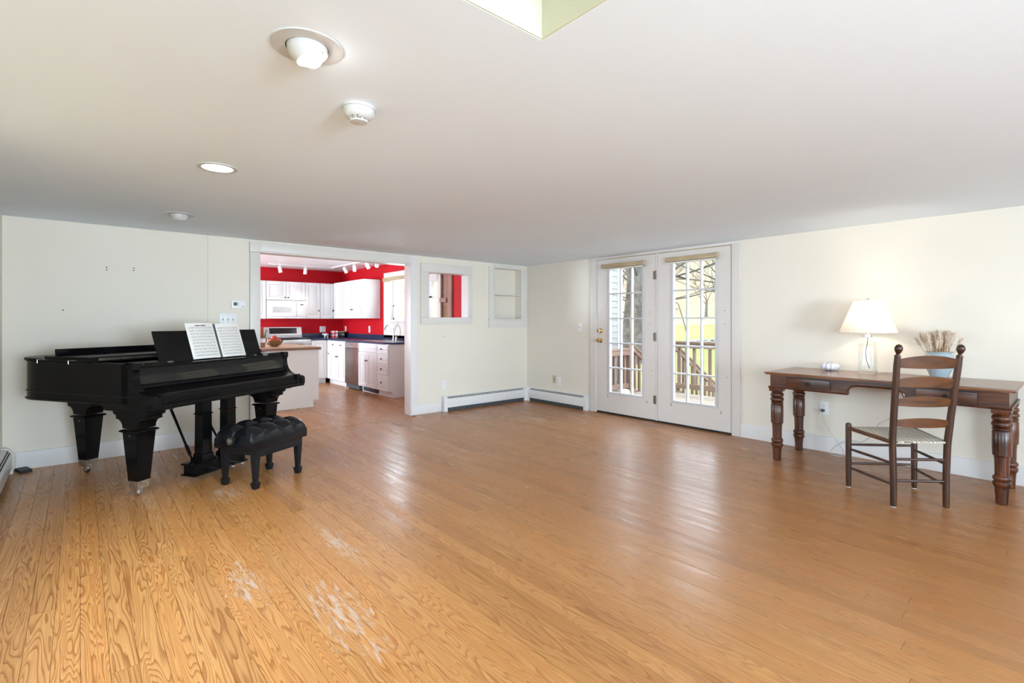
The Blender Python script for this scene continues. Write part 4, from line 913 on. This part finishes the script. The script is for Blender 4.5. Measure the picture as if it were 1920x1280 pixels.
# lower cabinets
e = cab('base_cabinet', (-4.17, -1.912, .1), R(90), .305, .76, .625, 'white lower cabinet between the range and the corner', BG)
panel('door', e, .004, .30, .005, .755, (.03, .58)); MB().box((0, .06, -.1), (.305, .6, 0)).build('toe_kick', 'white', e)
def base(x0, x1, label): 
    e = cab('base_cabinet', (x0+g_/2, -1.605, .1), 0, x1-x0-g_, .758, .58, label, BG); return e, x1-x0-g_
e, w = base(-4.165, -3.215, 'white lower cabinet left of the dishwasher with two drawers'); 
panel('door', e, .045, .20, .005, .752, (.17, .50)); 
for a, b, s_ in ((.205, .575, 1), (.58, w-.003, -1)):
    panel('drawer', e, a, b, .61, .752, ((a+b)/2, .68), flat=True); panel('door', e, a, b, .005, .60, (b-.03 if s_ > 0 else a+.03, .46))
MB().box((0, .06, -.1), (w, .09, 0)).build('toe_kick', 'white', e)
e, w = base(-2.635, -1.935, 'white sink base cabinet right of the dishwasher')
panel('drawer', e, .005, w-.005, .61, .752, None, flat=True)
for a, b, s_ in ((.005, w/2, 1), (w/2+.004, w-.004, -1)): panel('door', e, a, b, .005, .60, (b-.03 if s_ > 0 else a+.03, .46))
MB().box((0, .06, -.1), (w, .09, 0)).build('toe_kick', 'white', e); tk = MB().box((.06, .052, -.085), (w-.06, .06, -.015)).build('vent_grille', 'dark', e)
for k in range(9): MB().box((.07+k*.06, .048, -.08), (.11+k*.06, .053, -.02)).build('vent_fin', 'slot', tk)
e, w = base(-1.932, -1.515, 'white stack of four drawers at the end of the counter')
for z0, z1 in ((.61, .752), (.445, .60), (.275, .435), (.005, .265)): panel('drawer', e, .005, w-.004, z0, z1, (w/2, (z0+z1)/2), flat=True)
MB().box((0, .06, -.1), (w, .58, 0)).build('toe_kick', 'white', e)
e = empty('dishwasher', (-3.205, -1.605, .0), 0, 'stainless steel dishwasher between white lower cabinets', 'dishwasher')
MB().box((.004, -.025, .095), (.562, .0, .745), .006).build('door', 'dwsteel', e); MB().box((.004, -.022, .75), (.562, 0, .855), .005).build('control_strip', 'steel', e); MB().box((.0, .001, .02), (.566, .57, .857)).build('tub', 'slot', e)
MB().lathe([(.008, 0), (.008, .003)], c=(.25, -.022, .81), n=12, axis=(0, -1, 0)).build('button', 'black', e); MB().box((.004, .05, .0), (.562, .06, .095)).build('kick_plate', 'dark', e)
# counter tops, sink, faucet
CT = empty('countertop', (-4.8, -1.02, .86), 0, 'dark blue speckled countertop with backsplash along the red walls', 'countertop')
MB().prism([(.002, -.002), (.002, -.885), (.66, -.885), (.66, -.61), (3.15, -.61), (3.30, -.50), (3.30, -.002)], 'z', 0, .030).build('slab', 'counter', CT)
MB().box((.002, -.885, .03), (.02, -.002, .12), .002).build('backsplash', 'counter', CT); MB().box((.02, -.02, .03), (3.30, -.002, .12), .002).build('backsplash', 'counter', CT)
SI = empty('kitchen_sink', (-2.28, -1.33, .89), 0, 'steel kitchen sink rim set into the blue counter', 'sink')
for a, b in (((-.38, -.24, 0), (.38, -.20, .006)), ((-.38, .12, 0), (.38, .24, .006)), ((-.38, -.20, 0), (-.34, .12, .006)), ((.34, -.20, 0), (.38, .12, .006)), ((-.015, -.20, 0), (.015, .12, .005))): MB().box(a, b, .002).build('rim', 'steel', SI)
for x in (-.34, .015): MB().box((x, -.20, .0005), (x+.325, .12, .002)).build('basin', 'slot', SI)
FA = empty('kitchen_faucet', (-2.23, -1.15, .896), 0, 'curved brushed steel faucet at the sink', 'faucet')
MB().lathe([(.028, 0), (.028, .012), (.018, .02), (.016, .05)], n=16).build('base', 'steel', FA)
MB().tube(CR([(0, 0, .04), (0, 0, .16), (-.02, -.01, .225), (-.09, -.03, .275), (-.17, -.05, .26), (-.21, -.06, .21), (-.215, -.062, .18)]), .0125, 10).build('spout', 'steel', FA)
MB().lathe([(.02, 0), (.018, .06), (.012, .075)], c=(.10, .0, 0), n=14).build('side_spray', 'steel', FA); MB().tube([(.10, 0, .06), (.14, -.02, .03)], [.009, .006], 8).build('lever', 'steel', FA)
# island
IS = empty('kitchen_island', (-1.53, -2.72, 0), 0, 'white kitchen island with a flat end panel', 'island')
MB().box((-1.3, -.78, .1), (0, 0, .822)).build('body', 'white', IS); MB().box((-1.3, -.78, 0), (0, -.075, .1)).build('plinth', 'white', IS)
MB().box((0, -.78, .1005), (.012, .004, .822)).box((0, -.78, 0), (.012, -.072, .1)).build('end_panel', 'doorpaint', IS)
BT = empty('butcher_block_top', (-1.47, -2.70, .823), 0, 'butcher block top of the kitchen island', 'countertop')
MB().box((-1.40, -.85, .0), (0, 0, .040), .003).build('slab', 'butcher', BT); MB().box((.0005, -.85, .002), (.003, 0, .038)).build('end_grain', 'butcheredge', BT)
IZ = .8635
FB = empty('fruit_bowl', (-1.96, -3.20, IZ), 0, 'shallow carved wooden bowl of red fruit on the island', 'bowl')
MB().lathe([(.045, 0), (.05, .006), (.095, .035), (.125, .085), (.128, .092), (.120, .090), (.09, .045), (.03, .018)], n=28).build('body', 'bowlwood', FB)
fr = random.Random(2); fi = 0
for k, (x, y, z, lb) in enumerate(((-.05, -.045, .075, 'red apple at the back left of the fruit bowl'), (.045, -.04, .075, 'red apple in the front left of the fruit bowl'), (.0, .055, .075, 'red tomato at the right of the fruit bowl'), (-.055, .04, .078, 'red apple at the back right of the fruit bowl'), (.06, .035, .072, 'orange-red apple at the front right of the fruit bowl'), (0, 0, .118, 'red apple on top of the fruit pile'))):
    ap = empty('apple', (-1.96+x, -3.20+y, IZ+z+.012), 0, lb, 'fruit', 'fruit in the wooden bowl')
    MB().lathe([(.006, -.030), (.022, -.034), (.036, -.018), (.040, .004), (.034, .024), (.018, .031), (.006, .024)], n=18).build('body', 'apple', ap, 60); MB().tube([(0, 0, .024), (.003, 0, .042)], .002, 5).build('stem', 'twig', ap)
MG = empty('stoneware_mug', (-1.83, -3.40, IZ), 0, 'brown and white stoneware mug holding orange flowers', 'mug')
MB().lathe([(.038, 0), (.042, .004), (.045, .070), (.045, .0705)], n=24).build('lower_body', 'terracotta', MG); MB().lathe([(.0452, .0705), (.046, .13), (.042, .13), (.040, .075)], n=24, cap=False).build('upper_body', 'ceramic', MG)
MB().tube([(0, .044, .115), (0, .075, .118), (0, .085, .09), (0, .07, .06), (0, .045, .055)], .008, 8).build('handle', 'ceramic', MG)
FW = empty('flower_bunch', (-1.83, -3.40, IZ+.05), 0, 'bunch of orange flowers in the stoneware mug', 'flowers')
for k in range(34):
    a = fr.uniform(0, 6.28); rr = fr.uniform(.0, .095); z = fr.uniform(.13, .27)*(1-.25*rr/.09)
    st = MB().tube([(0.02*math.cos(a), .02*math.sin(a), 0), (rr*math.cos(a), rr*math.sin(a), z)], .0015, 4).build('stem', 'leaf', FW)
    q = MB(); c_ = Vector((rr*math.cos(a), rr*math.sin(a), z))
    for p in range(6):
        an = p*math.pi/3; v1 = Vector((math.cos(an), math.sin(an), .4)); v2 = Vector((-math.sin(an), math.cos(an), 0)); q.quad(c_, c_+v1*.009-v2*.006, c_+v1*.018, c_+v1*.009+v2*.006)
    q.build('blossom', 'flower' if k % 3 else 'leaf', st, 0)
# sheep, gingham towel, bread box on the counter
SHP = empty('sheep_figurine', (-4.55, -1.475, .890), R(90), 'small white sheep figurine on the blue counter', 'figurine')
MB().ball((0, 0, .062), .04, 14, 10, (1.35, .9, .9)).build('body', 'ceramic', SHP); MB().ball((-.062, 0, .075), .018, 12, 8, (1.3, .9, 1)).build('head', 'ceramic', SHP)
for x in (-.03, .03):
    for y in (-.016, .016): MB().lathe([(.006, 0), (.007, .04)], c=(x, y, 0), n=8).build('leg', 'ceramic', SHP)
for y in (-.018, .018): MB().ball((-.05, y, .088), .008, 8, 6, (.6, 1.4, .5)).build('ear', 'ceramic', SHP)
bx_ = empty('bread_box', (-4.60, -1.20, .890), R(62), 'dark box with a pale lid in the counter corner', 'box')
MB().box((-.13, -.08, 0), (.13, .08, .115), .006).build('body', 'black', bx_); MB().box((-.134, -.084, .115), (.134, .084, .132), .004).build('lid', 'butcher', bx_)
tw_ = MB(); tw_.prism([(-.10, .0), (-.112, .004), (-.098, .138), (-.09, .146), (.0, .146), (.0, .134), (-.085, .134)], 'x', -.14, .0)
o = tw_.build('dish_towel', 'plaid'); o.location = (-4.60, -1.20, .890); o.rotation_euler = (0, 0, R(62)); tag(o, 'red and white gingham dish towel draped over the dark box', 'towel')
plate('wall_outlet', (-4.80, -1.457, 1.065), R(90), .125, .125, 'double white outlet plate on the red wall right of the range', 'outlet', 'outlet')
plate('wall_outlet', (-4.64, -1.02, 1.065), 0, .075, .125, 'white outlet plate on the red window wall nearest the corner', 'outlet', 'outlet')
plate('light_switch', (-3.475, -1.02, 1.075), 0, .075, .13, 'white switch plate on the red wall under the cabinet end', 'light switch', 'switch1')
# track lighting
def track(loc, rz, L, label, heads):
    e = empty('track_light', loc, rz, label, 'track light', 'track lights on the kitchen ceiling')
    MB().box((0, -.016, -.018), (L, .016, 0), .002).build('track', 'plastic', e)
    rot = Matrix.Rotation(rz, 3, 'Z')
    for x, aim, on in heads:
        hd = empty('head', (x, 0, -.018)); hd.parent = e; a = Vector(aim).normalized()
        MB().tube([(0, 0, 0), (0, 0, -.05)], .006, 8).build('stem', 'plastic', hd)
        MB().lathe([(.012, -.055), (.030, -.045), (.032, .02), (.032, .065), (.028, .065), (.026, .02)], c=(0, 0, -.075), n=18, axis=a, cap=False).build('can', 'plastic', hd)
        MB().lathe([(.027, .05), (.020, .052)], c=(0, 0, -.075), n=16, axis=a).build('lens', 'spotlens' if on else 'plastic', hd)
        if on: lamp_light('track_spot', Vector(loc)+rot @ (Vector((x, 0, -.093))+a*.09), on, .03, (1, .90, .74), aim=rot @ a, size=R(75))
track((-4.06, -2.72, KH), R(90), 1.22, 'white ceiling track in front of the range with two lamp heads', [(.20, (.2, .1, -1), 7), (.66, (0, .3, -1), 7)])
track((-4.03, -1.56, KH), 0, 2.3, 'white ceiling track running along the sink counter with four lamp heads', [(.66, (.15, .5, -1), 6), (1.08, (-.5, .3, -1), 5), (1.62, (0.0, .5, -1), 7), (2.0, (.4, -.3, -.8), 6)])

# ================================================================== OUTDOORS
def gz(x, y):
    z = -.75+.05*max(0, y-3)
    if y > 34: z += .34*(y-34)*min(1, (y-34)/10)
    return z+.12*noise.noise((x*.15, y*.15, 0))*(1 if y > 5 else .3)
def ground(name, mat, x0, x1, y0, y1, nx, ny):
    m = MB(); G = [[m._v((x0+(x1-x0)*i/nx, y0+(y1-y0)*j/ny, gz(x0+(x1-x0)*i/nx, y0+(y1-y0)*j/ny))) for j in range(ny+1)] for i in range(nx+1)]
    for i in range(nx):
        for j in range(ny): m.bm.faces.new((G[i][j], G[i+1][j], G[i+1][j+1], G[i][j+1]))
    return S(m.build(name, mat, None, 60))
ground('ground_lawn', 'lawn', -70, 30, 6, 36, 50, 20); ground('ground_yard', 'leaflitter', -70, 30, -25, 6, 40, 16); ground('hillside', 'hill', -120, 60, 36, 110, 50, 24)
# clapboard wing of the house beside the deck
sw_ = S(B('wall_wing', (-.26, .152, -.6), (-.135, 2.56, 3.2), 'clap'))
for k in range(25):
    z = -.15+k*.118
    m = MB().prism([(-.135, z), (-.117, z), (-.128, z+.124), (-.135, z+.124)], 'y', .155, 2.49); m.build('clapboard', 'clap', sw_, 0)
B('corner_board', (-.27, 2.49, -.6), (-.108, 2.60, 3.2), 'cornerboard', sw_)
# deck
DK = S(B('deck_frame', (-.10, .16, -.30), (4.6, 3.10, -.135), 'rail')); n = 0; y = .165
while y < 3.08:
    MB().box((-.10, y, -.134), (4.62, y+.134, -.10), 0).build('deck_board', 'deckb', DK, 0); y += .14
def railing(loc, rz, L, zc, zb, posts, label, drop=0.):
    e = empty('deck_railing', loc, rz, label, 'railing', 'deck railings'); sl = lambda x: -drop*x
    def bar(nm, z0, z1, y0, y1, mat='rail'):
        m = MB(); q = []
        for x in (0, L): q.append([m._v((x, y0, z0+sl(x))), m._v((x, y1, z0+sl(x))), m._v((x, y1, z1+sl(x))), m._v((x, y0, z1+sl(x)))])
        for i in range(4): m.bm.faces.new((q[0][i], q[0][(i+1) % 4], q[1][(i+1) % 4], q[1][i]))
        m.bm.faces.new(q[0]); m.bm.faces.new(q[1]); bmesh.ops.recalc_face_normals(m.bm, faces=m.bm.faces); m.build(nm, mat, e, 0)
    bar('cap_rail', zc-.035, zc, -.06, .06); bar('top_rail', zc-.125, zc-.035, -.045, -.015); bar('bottom_rail', zb, zb+.09, -.03, .0)
    x = .08
    while x < L-.05:
        MB().box((x, -.015, zb-.01+sl(x)), (x+.045, .028, zc-.04+sl(x))).build('baluster', 'railv', e, 0); x += .148
    for x, zt in posts: MB().box((x-.045, -.05, -.30+sl(x)), (x+.045, .045, zt+sl(x)), .004).build('post', 'railv', e)
    return e
railing((.22, .22, 0), R(90), 2.12, .735, .0, [(.0, .70), (2.16, .83)], 'redwood railing along the left side of the deck by the siding')
railing((.62, 3.02, 0), 0, 3.9, .868, .005, [(0, .86), (2.0, .83), (3.9, .83)], 'redwood railing across the front of the deck')
railing((.22, 2.46, 0), R(90), 2.6, .80, -.08, [(2.55, .80)], 'redwood stair handrail sloping down left of the steps', .62)
railing((.66, 3.1, 0), R(86), 2.6, .86, -.08, [(2.55, .80)], 'redwood stair handrail sloping down right of the steps', .62)
for k in range(4):
    o = MB().box((-.21, 0, 0), (.21, .27, .04)).build('deck_step', 'deckb'); o.location = (.44, 3.13+.28*k, -.30-.17*k)
    tag(o, ('topmost', 'second', 'third', 'lowest')[k]+' wooden step going down from the deck', 'step', 'deck steps')
gp = empty('garden_pot', (.62, 1.72, -.10), 0, 'pale green round ornament on the deck by the siding', 'ornament')
MB().lathe([(.05, 0), (.075, .03), (.085, .09), (.075, .14), (.055, .165), (.05, .165)], n=20).build('body', plain('pale_green_glaze', (.52, .58, .46), .3, var=.15, scale=20), gp); MB().box((-.02, -.092, .06), (.03, -.08, .075)).build('badge', 'flower', gp)
# shepherd hook
hk = Vector((-8.3, 19.6, 0)); hk.z = gz(hk.x, hk.y)
pts = [(0, 0, -.1), (-.18, -.15, .9), (-.42, -.33, 1.95)]+[(-.42-.17+.17*math.cos(a)*(1-.12*k/9), -.33-.14+.14*math.cos(a)*(1-.12*k/9), 1.95+.22*math.sin(a)*(1-.12*k/9)) for k, a in ((k, k*.62) for k in range(1, 10))]
o = MB().tube(pts, .022, 6).build('shepherd_hook', 'iron'); o.location = hk; tag(o, 'black iron shepherd hook leaning on the lawn', 'garden hook')
# low pile of field stones and brush at the lawn's near edge
rs = random.Random(11); bp = MB()
for k in range(60):
    t_ = rs.uniform(-2.4, 2.4); x = -8.0+.655*t_+rs.uniform(-.3, .3); y = 19.8+.755*t_+rs.uniform(-.3, .3); r_ = rs.uniform(.06, .19); bp.ball((x, y, gz(x, y)+r_*.3), r_, 7, 5, (1.3, 1, .7))
o = bp.build('stone_pile', 'stone'); tag(o, 'low row of grey stones along the lawn', 'stones', None, 'stuff')
# bare trees
def bare_tree(name, loc, trunk, seeds, mat, label, depth=4, spread=.55, thin=1., leaves=0, group='bare trees beyond the deck', pts=None, n0=9):
    e = empty(name, loc, 0, label, 'tree', group); rt = random.Random(seeds)
    p, r = trunk; MB().tube([Vector(q) for q in p], r, 12).build('trunk', 'bark', e)
    m = MB(); tips = []
    def grow(a, d, L, r_, dep):
        q = [a]; cur = a; dd = d.copy(); n = 4
        for k in range(n):
            dd = (dd+Vector((rt.uniform(-.22, .22), rt.uniform(-.22, .22), rt.uniform(-.08, .16)))).normalized(); cur = cur+dd*L/n; q.append(cur)
        m.tube(q, [r_*(1-.6*k/n) for k in range(n+1)], 5 if dep > 1 else 3, cap=False); tips.append(cur)
        if dep > 0:
            for k in range(rt.randint(3, 4)):
                i = rt.randint(1, n); nd = (dd+Vector((rt.uniform(-1, 1), rt.uniform(-1, 1), rt.uniform(-.35, .75)))*spread*1.6).normalized(); grow(q[i], nd, L*rt.uniform(.5, .75), r_*.5, dep-1)
    for (a, d, L, r_) in (pts or []): grow(Vector(a), Vector(d).normalized(), L, r_*thin*.6, depth)
    m.build('branches', mat, e)
    if leaves:
        lf = MB()
        for k in range(leaves):
            c_ = rt.choice(tips)+Vector((rt.uniform(-.4, .4), rt.uniform(-.4, .4), rt.uniform(-.3, .2))); a = Vector((rt.uniform(-1, 1), rt.uniform(-1, 1), rt.uniform(-1, 1))).normalized(); b = a.orthogonal().normalized(); s_ = rt.uniform(.05, .1); lf.quad(c_-a*s_, c_+b*s_*.6, c_+a*s_, c_-b*s_*.6)
        tag(lf.build('leaves', 'oakleaf', e, 0), kind='stuff')
    return e
def T(px, d, r0=0):  # trees stand on the slope along a bearing from the house
    v = CAM_P+FWD*d+Vector((.6552, .7555, 0))*((px-960)/934*d); return Vector((v.x, v.y, gz(v.x, v.y)-.1))
t1 = T(1196, 19)
bare_tree('maple_tree', t1, ([(0, 0, 0), (0, 0, .8), (.02, .02, 2.2), (.05, .0, 3.2), (.0, .05, 5.5), (.1, 0, 8)], [.33, .23, .20, .20, .15, .08]), 4, 'twig', 'thick grey tree trunk standing right beyond the deck post', 4, .55, 1., 0,
          pts=[((0, 0, 2.6), (.9, .7, .55), 3.2, .075), ((.02, 0, 3.0), (1, .9, .22), 4.2, .08), ((.02, 0, 2.3), (1, .9, .3), 3.6, .06), ((0, 0, 2.9), (-.6, .3, .8), 2.6, .08), ((0, 0, 3.3), (.2, -.9, .6), 2.6, .07), ((0, 0, 2.4), (-.9, -.5, .4), 2.2, .05), ((0, 0, 3.6), (.5, .1, 1), 2.6, .08), ((0, 0, 4.2), (-.5, -.2, 1), 2.6, .08), ((0, 0, 2.7), (.7, -.1, .5), 2.2, .05)])
t2 = T(1174, 23)
bare_tree('maple_tree', t2, ([(0, 0, 0), (.03, 0, 1.6), (.1, .1, 3.0), (.2, .05, 6)], [.22, .16, .13, .07]), 9, 'twig', 'thinner dark tree trunk left of the thick trunk', 4, .55, 1., 0,
          pts=[((.05, 0, 1.9), (-.8, -.7, .4), 2.4, .05), ((.06, 0, 2.4), (-.9, -.6, .7), 2.6, .05), ((.1, .1, 2.9), (.6, .5, .8), 2.6, .06), ((.1, .1, 3.3), (-.5, -.6, .9), 2.6, .06), ((.1, .1, 3.6), (-.8, .2, .5), 2.4, .05), ((.03, 0, 1.5), (-.7, -.7, .1), 1.5, .03)])
t3_ = T(1460, 21)
bare_tree('oak_tree', t3_, ([(0, 0, 0), (0, 0, 1.8), (0, .05, 3.4), (0, 0, 6)], [.28, .2, .17, .09]), 21, 'twig', 'bare oak reaching its boughs across the fixed door panel', 4, .5, 1.1, 60,
          pts=[((0, 0, 2.3), (-.95, -.85, .30), 4.4, .075), ((0, 0, 2.9), (-1, -.9, .12), 4.8, .07), ((0, 0, 3.2), (-.9, -.6, .4), 4.2, .07), ((0, 0, 2.0), (-.8, -.9, .12), 3.6, .05)])
t4_ = T(1324, 46)
bare_tree('orchard_tree', t4_, ([(0, 0, 0), (.02, 0, 1.0), (.05, 0, 1.7)], [.14, .11, .09]), 31, 'twigbrown', 'small bare tree standing alone far up the lawn', 3, .5, 1., 0, pts=[((.05, 0, 1.5), (.6, .5, 1), 2.4, .06), ((.05, 0, 1.6), (-.6, -.4, 1), 2.4, .06), ((.05, 0, 1.7), (0, 0, 1), 2.6, .06), ((.03, 0, 1.3), (-.3, -.8, .9), 2.2, .05)])
# woodland on the hillside
wt = bare_tree('woodland_tree', T(1150, 62), ([(0, 0, 0), (0, 0, 3), (.1, 0, 7)], [.2, .15, .06]), 41, 'twigbrown', 'bare tree in the woodland on the brown hillside', 3, .5, 1., 0, 'woodland trees on the hillside', [((0, 0, 2.5), (.5, .4, 1), 4, .09), ((0, 0, 3), (-.6, .2, 1), 4, .09), ((0, 0, 4), (.2, -.6, 1), 4, .08), ((0, 0, 5), (.1, .2, 1), 4, .08)])
wt['label'] = 'bare tree in the woodland on the brown hillside'
rq = random.Random(8)
for k in range(22):
    c = copy_tree(wt); c.location = T(rq.uniform(1110, 1420), rq.uniform(60, 88)); c.rotation_euler = (0, 0, rq.uniform(0, 6)); s_ = rq.uniform(.7, 1.2); c.scale = (s_, s_, s_)
